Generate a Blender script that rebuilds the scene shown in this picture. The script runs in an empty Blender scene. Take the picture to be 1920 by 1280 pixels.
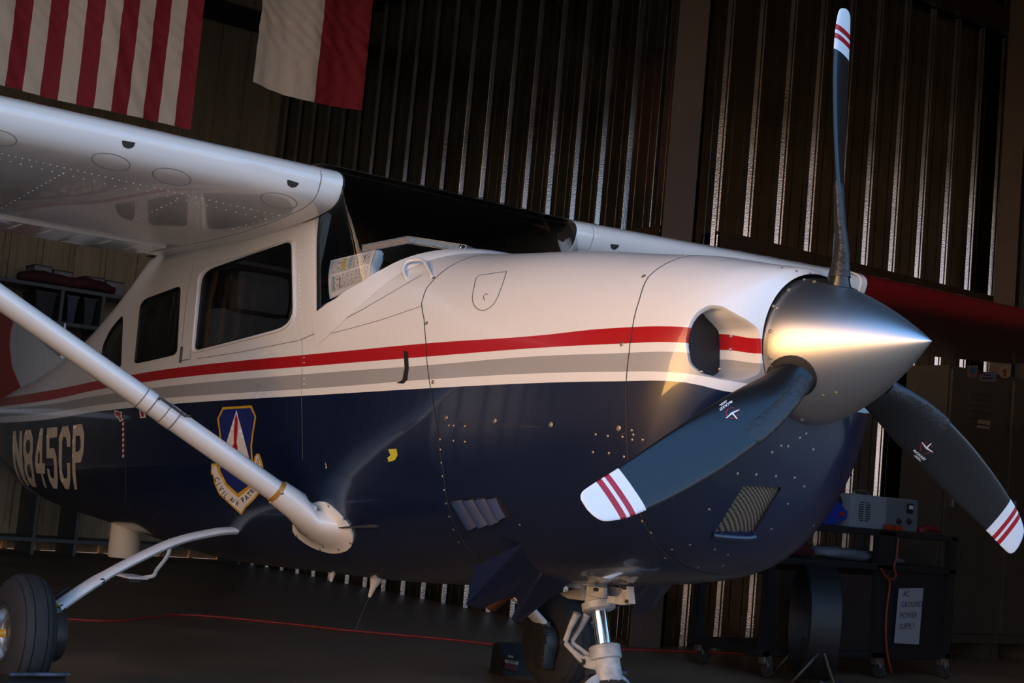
import bpy, bmesh, math, random
import numpy as np
from mathutils import Vector, Matrix
from mathutils.bvhtree import BVHTree
from mathutils.geometry import delaunay_2d_cdt
random.seed(7)
SC = bpy.context.scene
COL = SC.collection
PI = math.pi

# ------------------------------------------------------------------ camera
CAM_P = Vector((2.8958, -3.2270, 0.9100))
YAW, PITCH, ROLL, FPX = 2.51625, 0.10049, 0.08973, 2805.14
_f = Vector((math.cos(PITCH)*math.cos(YAW), math.cos(PITCH)*math.sin(YAW), math.sin(PITCH)))
_r0 = _f.cross(Vector((0, 0, 1))).normalized(); _u0 = _r0.cross(_f)
_r = _r0*math.cos(ROLL)+_u0*math.sin(ROLL); _u = _u0*math.cos(ROLL)-_r0*math.sin(ROLL)
cd = bpy.data.cameras.new('camera'); cam = bpy.data.objects.new('camera', cd); COL.objects.link(cam)
cd.sensor_width = 36.0; cd.lens = FPX/1920*36; cd.clip_end = 500
cam.matrix_world = Matrix(((_r.x, _u.x, -_f.x, CAM_P.x), (_r.y, _u.y, -_f.y, CAM_P.y), (_r.z, _u.z, -_f.z, CAM_P.z), (0, 0, 0, 1)))
SC.camera = cam

# ------------------------------------------------------------------ light and exposure
SC.view_settings.view_transform = 'Standard'; SC.view_settings.look = 'None'
SC.view_settings.gamma = 1; SC.view_settings.use_curve_mapping = False
SC.view_settings.exposure = 0.66
world = bpy.data.worlds.new('sky'); SC.world = world; world.use_nodes = True
wn = world.node_tree.nodes; wl = world.node_tree.links
def wmath(op, a, b=None, c=None):
    n = wn.new('ShaderNodeMath'); n.operation = op
    for i, v in enumerate((a, b, c)):
        if v is None: continue
        if isinstance(v, (int, float)): n.inputs[i].default_value = v
        else: wl.new(v, n.inputs[i])
    return n.outputs[0]
# dusk sky: blue overhead, pale at the horizon, a broad orange glow low in the west where the sun has just gone
SUN_AZ = math.radians(-101)          # direction of the glow in the x-y plane
tcw = wn.new('ShaderNodeTexCoord'); spw = wn.new('ShaderNodeSeparateXYZ'); wl.new(tcw.outputs['Generated'], spw.inputs[0])
el = wmath('MAXIMUM', spw.outputs[2], 0.0)
up_ = wmath('POWER', el, .55)
mxs = wn.new('ShaderNodeMix'); mxs.data_type = 'RGBA'; wl.new(up_, mxs.inputs[0])
mxs.inputs[6].default_value = (.36, .80, 1.28, 1); mxs.inputs[7].default_value = (.22, .60, 1.32, 1)
dot_ = wmath('ADD', wmath('MULTIPLY', spw.outputs[0], math.cos(SUN_AZ)), wmath('MULTIPLY', spw.outputs[1], math.sin(SUN_AZ)))
lobe = wmath('POWER', wmath('MAXIMUM', wmath('MULTIPLY_ADD', dot_, .5, .5), 0.0), 12.0)
glow = wmath('MULTIPLY', lobe, wmath('POWER', 2.718, wmath('MULTIPLY', el, -3.0)))
gc = wn.new('ShaderNodeVectorMath'); gc.operation = 'SCALE'; gc.inputs[0].default_value = (14.0, 6.7, .7); wl.new(glow, gc.inputs['Scale'])
ad = wn.new('ShaderNodeVectorMath'); ad.operation = 'ADD'; wl.new(mxs.outputs[2], ad.inputs[0]); wl.new(gc.outputs[0], ad.inputs[1])
band = wn.new('ShaderNodeVectorMath'); band.operation = 'SCALE'; band.inputs[0].default_value = (1.05, .46, .06)
wl.new(wmath('POWER', 2.718, wmath('MULTIPLY', el, -9.0)), band.inputs['Scale'])
ad2 = wn.new('ShaderNodeVectorMath'); ad2.operation = 'ADD'; wl.new(ad.outputs[0], ad2.inputs[0]); wl.new(band.outputs[0], ad2.inputs[1])
bg = wn['Background']; wl.new(ad2.outputs[0], bg.inputs[0]); bg.inputs[1].default_value = 1.0

# ------------------------------------------------------------------ colours and materials
def lin(c):
    if isinstance(c, str):
        c = [int(c[i:i+2], 16)/255 for i in (1, 3, 5)]
        c = [v/12.92 if v <= .04045 else ((v+.055)/1.055)**2.4 for v in c]
    return (c[0], c[1], c[2], 1)
def mat(name, col, rough=.5, metal=0, coat=0, var=0, vscale=8, bump=0, bscale=40, spec=None, rvar=0, stretch=None):
    m = bpy.data.materials.new(name); m.use_nodes = True
    nt = m.node_tree; b = nt.nodes['Principled BSDF']
    b.inputs['Base Color'].default_value = lin(col); b.inputs['Roughness'].default_value = rough
    b.inputs['Metallic'].default_value = metal
    if coat: b.inputs['Coat Weight'].default_value = coat; b.inputs['Coat Roughness'].default_value = .04
    if spec is not None: b.inputs['Specular IOR Level'].default_value = spec
    if var or bump or rvar:
        tc = nt.nodes.new('ShaderNodeTexCoord'); mp = nt.nodes.new('ShaderNodeMapping')
        nt.links.new(tc.outputs['Object'], mp.inputs[0])
        if stretch: mp.inputs['Scale'].default_value = stretch
    if var or rvar:
        n = nt.nodes.new('ShaderNodeTexNoise'); n.inputs['Scale'].default_value = vscale; n.inputs['Detail'].default_value = 6
        nt.links.new(mp.outputs[0], n.inputs['Vector'])
    if var:
        r = nt.nodes.new('ShaderNodeMapRange'); r.inputs['From Min'].default_value = .3; r.inputs['From Max'].default_value = .7
        r.inputs['To Min'].default_value = 1-var; r.inputs['To Max'].default_value = 1+var*.6
        nt.links.new(n.outputs[0], r.inputs[0])
        mx = nt.nodes.new('ShaderNodeVectorMath'); mx.operation = 'SCALE'; mx.inputs[0].default_value = lin(col)[:3]
        nt.links.new(r.outputs[0], mx.inputs['Scale']); nt.links.new(mx.outputs[0], b.inputs['Base Color'])
    if rvar:
        r = nt.nodes.new('ShaderNodeMapRange'); r.inputs['To Min'].default_value = max(.02, rough-rvar); r.inputs['To Max'].default_value = rough+rvar
        nt.links.new(n.outputs[0], r.inputs[0]); nt.links.new(r.outputs[0], b.inputs['Roughness'])
    if bump:
        n2 = nt.nodes.new('ShaderNodeTexNoise'); n2.inputs['Scale'].default_value = bscale; n2.inputs['Detail'].default_value = 4
        nt.links.new(mp.outputs[0], n2.inputs['Vector'])
        bp = nt.nodes.new('ShaderNodeBump'); bp.inputs['Strength'].default_value = bump; bp.inputs['Distance'].default_value = .01
        nt.links.new(n2.outputs[0], bp.inputs['Height']); nt.links.new(bp.outputs[0], b.inputs['Normal'])
    return m
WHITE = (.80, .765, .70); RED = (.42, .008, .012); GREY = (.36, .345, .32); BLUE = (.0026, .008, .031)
M = {}
M['white'] = mat('white_paint', WHITE, .32, coat=1, var=.03, vscale=3)
M['whitechip'] = mat('chipped_white_paint', (.72, .71, .69), .4, var=.15, vscale=14)
M['red'] = mat('red_paint', RED, .35, coat=.4)
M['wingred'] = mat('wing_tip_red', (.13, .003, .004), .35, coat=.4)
M['blue'] = mat('blue_paint', BLUE, .28, coat=.5)
M['black'] = mat('matte_black', (.006, .006, .007), .6)
M['rubber'] = mat('tyre_rubber', (.022, .021, .021), .75, var=.2, vscale=30)
M['darkmetal'] = mat('dark_metal', (.05, .048, .045), .45, metal=.6)
M['alu'] = mat('bare_aluminium', (.62, .62, .62), .35, metal=1, rvar=.08, vscale=6)
M['chrome'] = mat('chrome', (.8, .8, .8), .07, metal=1)
M['screw'] = mat('screw_metal', (.32, .28, .22), .4, metal=.8)
M['seam'] = mat('seam_dark', (.03, .028, .026), .7)
M['seamsoft'] = mat('seam_soft', (.22, .20, .18), .7)
M['gold'] = mat('gold_paint', (.62, .33, .02), .4)
M['cream'] = mat('cream_paint', (.80, .62, .41), .45)
M['amber'] = mat('amber_tape', (.42, .20, .03), .35)
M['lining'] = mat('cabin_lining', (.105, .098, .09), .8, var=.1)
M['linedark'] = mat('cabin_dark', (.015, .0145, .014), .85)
M['seat'] = mat('seat_cover', (.10, .085, .07), .7, var=.1, vscale=20)
M['rust'] = mat('rusty_steel', (.16, .06, .025), .6, metal=.5, var=.4, vscale=25)

def glass(name, tint, refl=1.0):
    m = bpy.data.materials.new(name); m.use_nodes = True; nt = m.node_tree
    nt.nodes.remove(nt.nodes['Principled BSDF'])
    t = nt.nodes.new('ShaderNodeBsdfTransparent'); t.inputs[0].default_value = (*tint, 1)
    g = nt.nodes.new('ShaderNodeBsdfGlossy'); g.inputs['Roughness'].default_value = .03; g.inputs[0].default_value = (refl, refl, refl, 1)
    ge = nt.nodes.new('ShaderNodeNewGeometry'); dp = nt.nodes.new('ShaderNodeVectorMath'); dp.operation = 'DOT_PRODUCT'
    nt.links.new(ge.outputs['Normal'], dp.inputs[0]); nt.links.new(ge.outputs['Incoming'], dp.inputs[1])
    def mth(op, a, b):
        n = nt.nodes.new('ShaderNodeMath'); n.operation = op
        for i, v in enumerate((a, b)):
            if v is None: continue
            if isinstance(v, (int, float)): n.inputs[i].default_value = v
            else: nt.links.new(v, n.inputs[i])
        return n.outputs[0]
    ab = mth('ABSOLUTE', dp.outputs['Value'], None); sch = mth('ADD', mth('MULTIPLY', mth('POWER', mth('SUBTRACT', 1.0, ab), 5.0), .94), .03)
    mx = nt.nodes.new('ShaderNodeMixShader')
    nt.links.new(sch, mx.inputs[0]); nt.links.new(t.outputs[0], mx.inputs[1]); nt.links.new(g.outputs[0], mx.inputs[2])
    nt.links.new(mx.outputs[0], nt.nodes['Material Output'].inputs[0]); return m
M['glass'] = glass('window_glass', (.62, .62, .61)); M['wsglass'] = glass('windshield_glass', (.86, .87, .86))

# ------------------------------------------------------------------ scene objects
def tag(o, label=None, cat=None, group=None, kind=None):
    if label: o['label'] = label
    if cat: o['category'] = cat
    if group: o['group'] = group
    if kind: o['kind'] = kind
    return o
def empty(name, loc, label=None, cat=None, group=None, rz=0, parent=None):
    o = bpy.data.objects.new(name, None); COL.objects.link(o); o.location = loc; o.rotation_euler = (0, 0, rz)
    o.empty_display_size = .1
    if parent: o.parent = parent
    return tag(o, label, cat, group)
def link(name, me, parent=None, m=None):
    o = bpy.data.objects.new(name, me); COL.objects.link(o)
    if parent: o.parent = parent
    if m and not me.materials: me.materials.append(m)
    return o
class MB:
    """collects shapes into one mesh"""
    def __init__(s): s.v = []; s.f = []; s.mi = []; s.m = 0
    def add(s, vs, fs):
        b = len(s.v); s.v += [tuple(v) for v in vs]; s.f += [tuple(i+b for i in f) for f in fs]; s.mi += [s.m]*len(fs); return s
    def box(s, c, d, R=None, bev=0):
        c = Vector(c); h = Vector(d)/2
        if bev:
            bm = bmesh.new(); bmesh.ops.create_cube(bm, size=1)
            bmesh.ops.scale(bm, vec=Vector(d), verts=bm.verts)
            bmesh.ops.bevel(bm, geom=bm.edges[:], offset=bev, segments=2, affect='EDGES', profile=.6)
            vs = [v.co.copy() for v in bm.verts]; bm.verts.index_update(); fs = [[v.index for v in f.verts] for f in bm.faces]; bm.free()
        else:
            vs = [Vector((x*h.x, y*h.y, z*h.z)) for x in (-1, 1) for y in (-1, 1) for z in (-1, 1)]
            fs = [(0, 1, 3, 2), (4, 6, 7, 5), (0, 4, 5, 1), (2, 3, 7, 6), (0, 2, 6, 4), (1, 5, 7, 3)]
        if R is not None: vs = [R @ v for v in vs]
        return s.add([v+c for v in vs], fs)
    def tube(s, pts, r, n=10, cap=True, sx=1, up=None):
        pts = [Vector(p) for p in pts]; k = len(pts); rs = r if isinstance(r, (list, tuple)) else [r]*k
        rows = []; prev = None
        for i, p in enumerate(pts):
            d = (pts[min(i+1, k-1)]-pts[max(i-1, 0)]).normalized()
            a = Vector(up) if up is not None else (prev if prev is not None else (Vector((0, 0, 1)) if abs(d.z) < .9 else Vector((1, 0, 0))))
            e2 = (a-d*a.dot(d)).normalized(); e1 = d.cross(e2); prev = e2
            rows.append([p+e1*(math.cos(t)*rs[i]*sx)+e2*(math.sin(t)*rs[i]) for t in [2*PI*j/n for j in range(n)]])
        vs = [v for row in rows for v in row]
        fs = [(i*n+j, i*n+(j+1) % n, (i+1)*n+(j+1) % n, (i+1)*n+j) for i in range(k-1) for j in range(n)]
        if cap: fs += [tuple(range(n))[::-1], tuple(range((k-1)*n, k*n))]
        return s.add(vs, fs)
    def cyl(s, p0, p1, r0, r1=None, n=16): return s.tube([p0, p1], [r0, r0 if r1 is None else r1], n)
    def lathe(s, prof, o=(0, 0, 0), ax=(0, 0, 1), n=24, cap=False):
        ax = Vector(ax).normalized(); a = Vector((0, 0, 1)) if abs(ax.z) < .9 else Vector((1, 0, 0))
        e1 = (a-ax*a.dot(ax)).normalized(); e2 = ax.cross(e1); o = Vector(o); k = len(prof)
        vs = [o+ax*h+(e1*math.cos(2*PI*j/n)+e2*math.sin(2*PI*j/n))*r for r, h in prof for j in range(n)]
        fs = [(i*n+j, i*n+(j+1) % n, (i+1)*n+(j+1) % n, (i+1)*n+j) for i in range(k-1) for j in range(n)]
        if cap: fs += [tuple(range(n))[::-1], tuple(range((k-1)*n, k*n))]
        return s.add(vs, fs)
    def prism(s, pts, ext):
        pts = [Vector(p) for p in pts]; n = len(pts); e = Vector(ext)
        return s.add(pts+[p+e for p in pts], [tuple(range(n))[::-1], tuple(range(n, 2*n))]+[(i, (i+1) % n, n+(i+1) % n, n+i) for i in range(n)])
    def grid(s, rows, closed=False):
        k = len(rows); n = len(rows[0]); vs = [v for r in rows for v in r]
        fs = [(i*n+j, i*n+(j+1) % n, (i+1)*n+(j+1) % n, (i+1)*n+j) for i in range(k-1) for j in range(n if closed else n-1)]
        return s.add(vs, fs)
    def dome(s, c, nrm, r, h=.35, n=6):
        c = Vector(c); nz = Vector(nrm).normalized(); a = Vector((0, 0, 1)) if abs(nz.z) < .9 else Vector((1, 0, 0))
        e1 = (a-nz*a.dot(nz)).normalized(); e2 = nz.cross(e1)
        vs = [c+(e1*math.cos(2*PI*j/n)+e2*math.sin(2*PI*j/n))*r for j in range(n)]
        vs += [c+(e1*math.cos(2*PI*j/n)+e2*math.sin(2*PI*j/n))*r*.6+nz*r*h*.8 for j in range(n)]+[c+nz*r*h]
        return s.add(vs, [(j, (j+1) % n, n+(j+1) % n, n+j) for j in range(n)]+[(n+j, n+(j+1) % n, 2*n) for j in range(n)])
    def mesh(s, name, mats, smooth=False, recalc=True):
        me = bpy.data.meshes.new(name); me.from_pydata(s.v, [], s.f)
        for m in (mats if isinstance(mats, (list, tuple)) else [mats]): me.materials.append(m)
        if any(s.mi): me.polygons.foreach_set('material_index', s.mi)
        if recalc:
            bm = bmesh.new(); bm.from_mesh(me); bmesh.ops.recalc_face_normals(bm, faces=bm.faces[:]); bm.to_mesh(me); bm.free()
        if smooth:
            me.polygons.foreach_set('use_smooth', [True]*len(me.polygons))
            if smooth != True: me.set_sharp_from_angle(angle=math.radians(smooth))
        me.update(); return me
    def build(s, name, mats, parent=None, smooth=False, recalc=True):
        return link(name, s.mesh(name, mats, smooth, recalc), parent)

def ray(x, y): return (_f*FPX+_r*(x-960)-_u*(y-640)).normalized()
def at(x, y, ax, val):
    d = ray(x, y); i = 'xyz'.index(ax); return CAM_P+d*((val-CAM_P[i])/d[i])
def pchip(xs, ys):
    xs = np.array(xs, float); ys = np.array(ys, float); h = np.diff(xs); d = np.diff(ys)/h
    m = np.zeros(len(xs)); m[0] = d[0]; m[-1] = d[-1]
    for i in range(1, len(xs)-1):
        if d[i-1]*d[i] > 0:
            w1 = 2*h[i]+h[i-1]; w2 = h[i]+2*h[i-1]; m[i] = (w1+w2)/(w1/d[i-1]+w2/d[i])
    def f(x):
        i = int(min(max(np.searchsorted(xs, x)-1, 0), len(xs)-2)); t = (x-xs[i])/h[i]; t = min(max(t, 0), 1)
        return float((1+2*t)*(1-t)**2*ys[i]+t*(1-t)**2*h[i]*m[i]+t*t*(3-2*t)*ys[i+1]+t*t*(t-1)*h[i]*m[i+1])
    return f
def rounded(pts, r, n=5):
    """round the corners of a closed 2D polygon"""
    out = []; k = len(pts); pts = [Vector(p) for p in pts]
    for i in range(k):
        p = pts[i]; a = pts[i-1]-p; b = pts[(i+1) % k]-p
        rr = r[i] if isinstance(r, (list, tuple)) else r
        rr = min(rr, a.length*.45, b.length*.45); A = p+a.normalized()*rr; B = p+b.normalized()*rr
        for j in range(n+1):
            t = j/n; out.append(A*(1-t)**2+p*2*t*(1-t)+B*t*t)
    return out
def resample(pts, step, closed=False):
    pts = [Vector(p) for p in pts]; out = []
    seq = list(zip(pts, pts[1:]+([pts[0]] if closed else [])))
    for a, b in seq:
        n = max(1, int(math.ceil((b-a).length/step)))
        out += [a+(b-a)*(i/n) for i in range(n)]
    if not closed: out.append(pts[-1])
    return out
def inside(p, poly):
    x, y = p[0], p[1]; c = False; j = len(poly)-1
    for i in range(len(poly)):
        xi, yi = poly[i][0], poly[i][1]; xj, yj = poly[j][0], poly[j][1]
        if (yi > y) != (yj > y) and x < (xj-xi)*(y-yi)/(yj-yi)+xi: c = not c
        j = i
    return c
def catmull(pts, n=8):
    pts = [Vector(p) for p in pts]; out = []
    for i in range(len(pts)-1):
        p0 = pts[max(i-1, 0)]; p1 = pts[i]; p2 = pts[i+1]; p3 = pts[min(i+2, len(pts)-1)]
        for j in range(n):
            t = j/n
            out.append(.5*((2*p1)+(p2-p0)*t+(2*p0-5*p1+4*p2-p3)*t*t+(3*p1-p0-3*p2+p3)*t**3))
    out.append(pts[-1]); return out
# ------------------------------------------------------------------ hangar shell
XB, YA, XBACK, YC, XF, HR = -4.5, 3.5, -10.85, 6.95, .75, 6.2
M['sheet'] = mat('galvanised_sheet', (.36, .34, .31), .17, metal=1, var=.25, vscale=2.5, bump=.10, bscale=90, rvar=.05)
M['sheettan'] = mat('tan_painted_sheet', (.42, .30, .165), .55, metal=.1, var=.2, vscale=3, stretch=(3, 3, .6))
M['steelbrown'] = mat('primer_brown_steel', (.032, .016, .007), .6, var=.25, vscale=5)
M['concrete'] = mat('hangar_concrete', (.24, .145, .085), .5, var=.35, vscale=1.3, bump=.15, bscale=25, rvar=.2)
M['apron'] = mat('apron_concrete', (.40, .285, .17), .85, var=.12, vscale=.8)
M['roof'] = mat('roof_sheet', (.10, .085, .07), .7, var=.2)

def struct(o): o['kind'] = 'structure'; return o
def sheet_mesh(width_ribs, h):
    """three-rib wall sheet in local x along the wall, ribs standing out to local -y"""
    prof = []
    for i in range(width_ribs):
        x = i*.305
        prof += [(x, 0), (x+.055, 0), (x+.06, -.002), (x+.065, 0), (x+.118, 0),
                 (x+.121, -.002), (x+.138, -.021), (x+.141, -.022), (x+.150, -.022), (x+.152, -.023), (x+.158, -.030), (x+.168, -.031), (x+.171, -.028),
                 (x+.186, -.002), (x+.190, 0), (x+.245, 0), (x+.25, -.002), (x+.255, 0)]
    prof.append((width_ribs*.305, 0))
    mb = MB(); mb.grid([[(x, y, 0) for x, y in prof], [(x, y, h) for x, y in prof]])
    return mb
def wall(name, p0, p1, h, m, z0=0.0):
    """a corrugated wall from p0 to p1 (room on the right of that direction): backing plus single sheets"""
    p0 = Vector((*p0, z0)); p1 = Vector((*p1, z0)); d = p1-p0; L = d.length; ang = math.atan2(d.y, d.x)
    nrm = Vector((-d.y, d.x, 0)).normalized()
    mb = MB(); c = (p0+p1)/2+nrm*.05+Vector((0, 0, h/2)); mb.box(c, (L, .06, h), Matrix.Rotation(ang, 3, 'Z'))
    root = struct(mb.build(name, m))
    n = max(1, int(math.ceil(L/.915))); me = None
    for i in range(n):
        if me is None: me = sheet_mesh(3, h).mesh('wall_panel', m, recalc=False)
        o = link('wall_panel', me, root)
        o.location = p0+d.normalized()*(i*.915)+nrm*.005; o.rotation_euler = (0, 0, ang)
    return root
fl = MB(); fl.box(((XF+XBACK)/2, 0, -.05), (XF-XBACK, 16, .1)); struct(fl.build('floor', M['concrete']))
gr = MB(); gr.box((XF+60, 0, -.06), (120, 240, .1)); gr.box((-4, -68, -.062), (2*(XF+4), 120, .1)); struct(gr.build('ground', M['apron']))
ce = MB(); ce.box(((XF+XBACK)/2, 0, HR+.06), (XF-XBACK+.2, 16.2, .1)); struct(ce.build('ceiling', M['roof']))
wall('wall_left', (XBACK, YA), (XB, YA), HR, M['sheet'])
wall('wall_wing', (XB, YA+.08), (XB, YC), HR, M['sheet'])
M['sheetdark'] = mat('light_damping_sheet', (.05, .045, .04), .6)  # made-up dark colour, keeps the unseen side wall from throwing glow back
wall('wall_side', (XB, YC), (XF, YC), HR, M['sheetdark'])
wall('wall_back', (XBACK, -YA), (XBACK, YA), HR, M['sheettan'])
wall('wall_right', (XB, -YA), (XBACK, -YA), HR, M['sheet'])
wall('wall_corner', (XB, -YC-1), (XB, -YA), HR, M['sheet'])
wall('wall_right_side', (-1.7, -8), (XB, -8), HR, M['sheet'])
dl_ = MB(); dl_.box((XF+.05, (2.9+YC)/2, 2.25), (.06, YC-2.9, 4.5)); struct(dl_.build('front_light_block', M['roof']))  # unseen panel added to keep front light off the cart corner
hd = MB(); hd.box((XF+.05, -.5, (4.5+HR)/2), (.1, 15.2, HR-4.5)); struct(hd.build('wall_front', M['roof']))
# columns, girts
def ibeam(name, p0, p1, w, d, m, up):
    p0 = Vector(p0); p1 = Vector(p1); ax = (p1-p0).normalized(); u = Vector(up); u = (u-ax*u.dot(ax)).normalized(); v = ax.cross(u)
    t = .012; L = (p1-p0).length; c = (p0+p1)/2
    R = Matrix((ax, u, v)).transposed(); mb = MB()
    mb.box(c, (L, d, t*.7), R); mb.box(c+u*(d/2), (L, t, w), R); mb.box(c-u*(d/2), (L, t, w), R)
    return struct(mb.build(name, m))
ibeam('column_corner', (XB+.02, YA-.13, 0), (XB+.02, YA-.13, HR), .2, .22, M['steelbrown'], (.75, -.66, 0))
ibeam('column_side', (XB+.13, YC-.17, 0), (XB+.13, YC-.17, HR), .16, .2, M['steelbrown'], (.6, -.8, 0))
def girt(name, p0, p1, n, m):
    p0 = Vector(p0); p1 = Vector(p1); d = (p1-p0).normalized(); n = Vector(n); R = Matrix((d, n, Vector((0, 0, 1)))).transposed()
    mb = MB(); c = (p0+p1)/2; L = (p1-p0).length
    mb.box(c+n*.06, (L, .008, .2), R); mb.box(c+n*.03+Vector((0, 0, .1)), (L, .065, .008), R); mb.box(c+n*.03-Vector((0, 0, .1)), (L, .065, .008), R)
    return struct(mb.build(name, m))
girt('beam_left', (XBACK, YA-.035, 2.70), (XB-.2, YA-.035, 2.70), (0, -1, 0), M['steelbrown'])
girt('beam_wing', (XB+.035, YA+.2, 2.69), (XB+.035, YC-.1, 2.69), (1, 0, 0), M['steelbrown'])
girt('beam_wing_low', (XB+.035, YA+.2, .62), (XB+.035, YC-.1, .62), (1, 0, 0), M['steelbrown'])
girt('beam_back', (XBACK+.035, -YA, 5.42), (XBACK+.035, YA, 5.42), (1, 0, 0), M['steelbrown'])
girt('beam_top', (XB+.035, YA+.2, 5.05), (XB+.035, YC-.1, 5.05), (1, 0, 0), M['steelbrown'])
girt('beam_left_top', (XBACK, YA-.035, 5.42), (XB-.2, YA-.035, 5.42), (0, -1, 0), M['steelbrown'])
# ------------------------------------------------------------------ fuselage surface
ST = [  # x, top, bottom, widest z, half width, upper exponent, lower exponent
 (-8.30, 1.20, 1.04, 1.12, .03, 2, 2), (-7.2, 1.25, .79, 1.10, .17, 2.2, 2.2), (-6.5, 1.335, .665, 1.10, .29, 2.4, 2.3), (-6.0, 1.40, .605, 1.10, .355, 2.6, 2.4),
 (-5.5, 1.475, .575, 1.10, .415, 3.0, 2.5), (-5.0, 1.575, .555, 1.12, .46, 3.6, 2.6), (-4.4, 1.735, .53, 1.14, .525, 4.6, 2.8), (-4.1, 1.84, .52, 1.15, .548, 5.5, 2.9),
 (-3.8, 1.96, .505, 1.15, .562, 7, 3), (-3.3, 2.08, .49, 1.17, .57, 8, 3), (-2.6, 2.1, .515, 1.18, .57, 8, 3), (-2.15, 2.08, .53, 1.19, .566, 7, 3),
 (-2.05, 1.98, .535, 1.19, .564, 5, 3), (-1.8, 1.81, .55, 1.20, .56, 3.1, 2.9), (-1.6, 1.78, .57, 1.20, .555, 2.7, 2.8), (-1.3, 1.76, .605, 1.20, .542, 2.5, 2.8),
 (-1.0, 1.745, .63, 1.20, .518, 2.5, 2.7), (-.6, 1.705, .675, 1.22, .474, 2.5, 2.6), (-.4, 1.685, .715, 1.25, .44, 2.5, 2.5), (-.3, 1.668, .765, 1.28, .418, 2.5, 2.4),
 (-.2, 1.65, .87, 1.33, .382, 2.4, 2.3), (-.14, 1.641, .97, 1.36, .333, 2.25, 2.2), (-.1, 1.634, 1.08, 1.39, .275, 2.1, 2.1), (-.078, 1.618, 1.182, 1.40, .218, 2, 2)]
_s = [0.0]
for a, b in zip(ST, ST[1:]): _s.append(_s[-1]+math.sqrt((b[0]-a[0])**2+(b[4]-a[4])**2+((b[2]-a[2])*.7)**2))
SX = [pchip(_s, [q[i] for q in ST]) for i in range(7)]; SMAX = _s[-1]
_sx = np.linspace(0, SMAX, 3000); _xx = np.array([SX[0](v) for v in _sx])
def s_of_x(x): return float(np.interp(x, _xx, _sx))
def sec(s): return [g(s) for g in SX]
def surf(s, p, side=-1):
    x, zt, zb, zm, w, nu, nl = sec(s); c, q = math.cos(p), math.sin(p)
    n, h = (nu, zt-zm) if q >= 0 else (nl, zm-zb)
    r = (abs(c)**n+abs(q)**n)**(-1/n)
    return Vector((x, side*w*r*c, zm+h*r*q))
def snorm(s, p, side=-1):
    e = 1e-3; a = surf(min(s+e, SMAX), p, side)-surf(max(s-e, 0), p, side); b = surf(s, min(p+e, PI/2), side)-surf(s, max(p-e, -PI/2), side)
    n = a.cross(b)
    if n.length < 1e-12: return Vector((1, 0, 0))
    n.normalize(); x, zt, zb, zm, w, nu, nl = sec(s); c = Vector((x-.3, 0, zm))
    if n.dot(surf(s, p, side)-c) < 0: n = -n
    return n
def par_xz(x, z):
    """surface parameters of the right-side point with this x and z"""
    s = s_of_x(x); _, zt, zb, zm, w, nu, nl = sec(s); up = z >= zm
    n, h = (nu, zt-zm) if up else (nl, zm-zb); k = min(abs(z-zm)/h, 1.0); g = (1-k**n)**(1/n)
    p = math.atan2(k, max(g, 1e-6)); return (s, p if up else -p)
def par_pt(P):
    s = s_of_x(P.x); _, zt, zb, zm, w, nu, nl = sec(s); h = (zt-zm) if P.z >= zm else (zm-zb)
    return (s, math.atan2((P.z-zm)/h, abs(P.y)/w))
_gs = np.linspace(0, SMAX, 300); _gp = np.linspace(-PI/2, PI/2, 91)
_v = []; _q = []
for side in (-1, 1):
    b = len(_v); _v += [surf(a, p, side) for a in _gs for p in _gp]
    _q += [(b+i*91+j, b+i*91+j+1, b+(i+1)*91+j+1, b+(i+1)*91+j) for i in range(299) for j in range(90)]
BODY = BVHTree.FromPolygons(_v, _q)
def hit(x, y, bvh=None):
    loc, nrm, i, d = (bvh or BODY).ray_cast(CAM_P, ray(x, y))
    if loc is not None and bvh is None and loc.y > .1 and x < 1430 and y > 560: loc = None
    if loc is None:
        loc, nrm, i, d = (bvh or BODY).find_nearest(CAM_P+ray(x, y)*(4.15 if x > 1380 else 5))
    if nrm.dot(ray(x, y)) > 0: nrm = -nrm
    return loc, nrm
def hpar(x, y): return par_pt(hit(x, y)[0])

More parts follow.
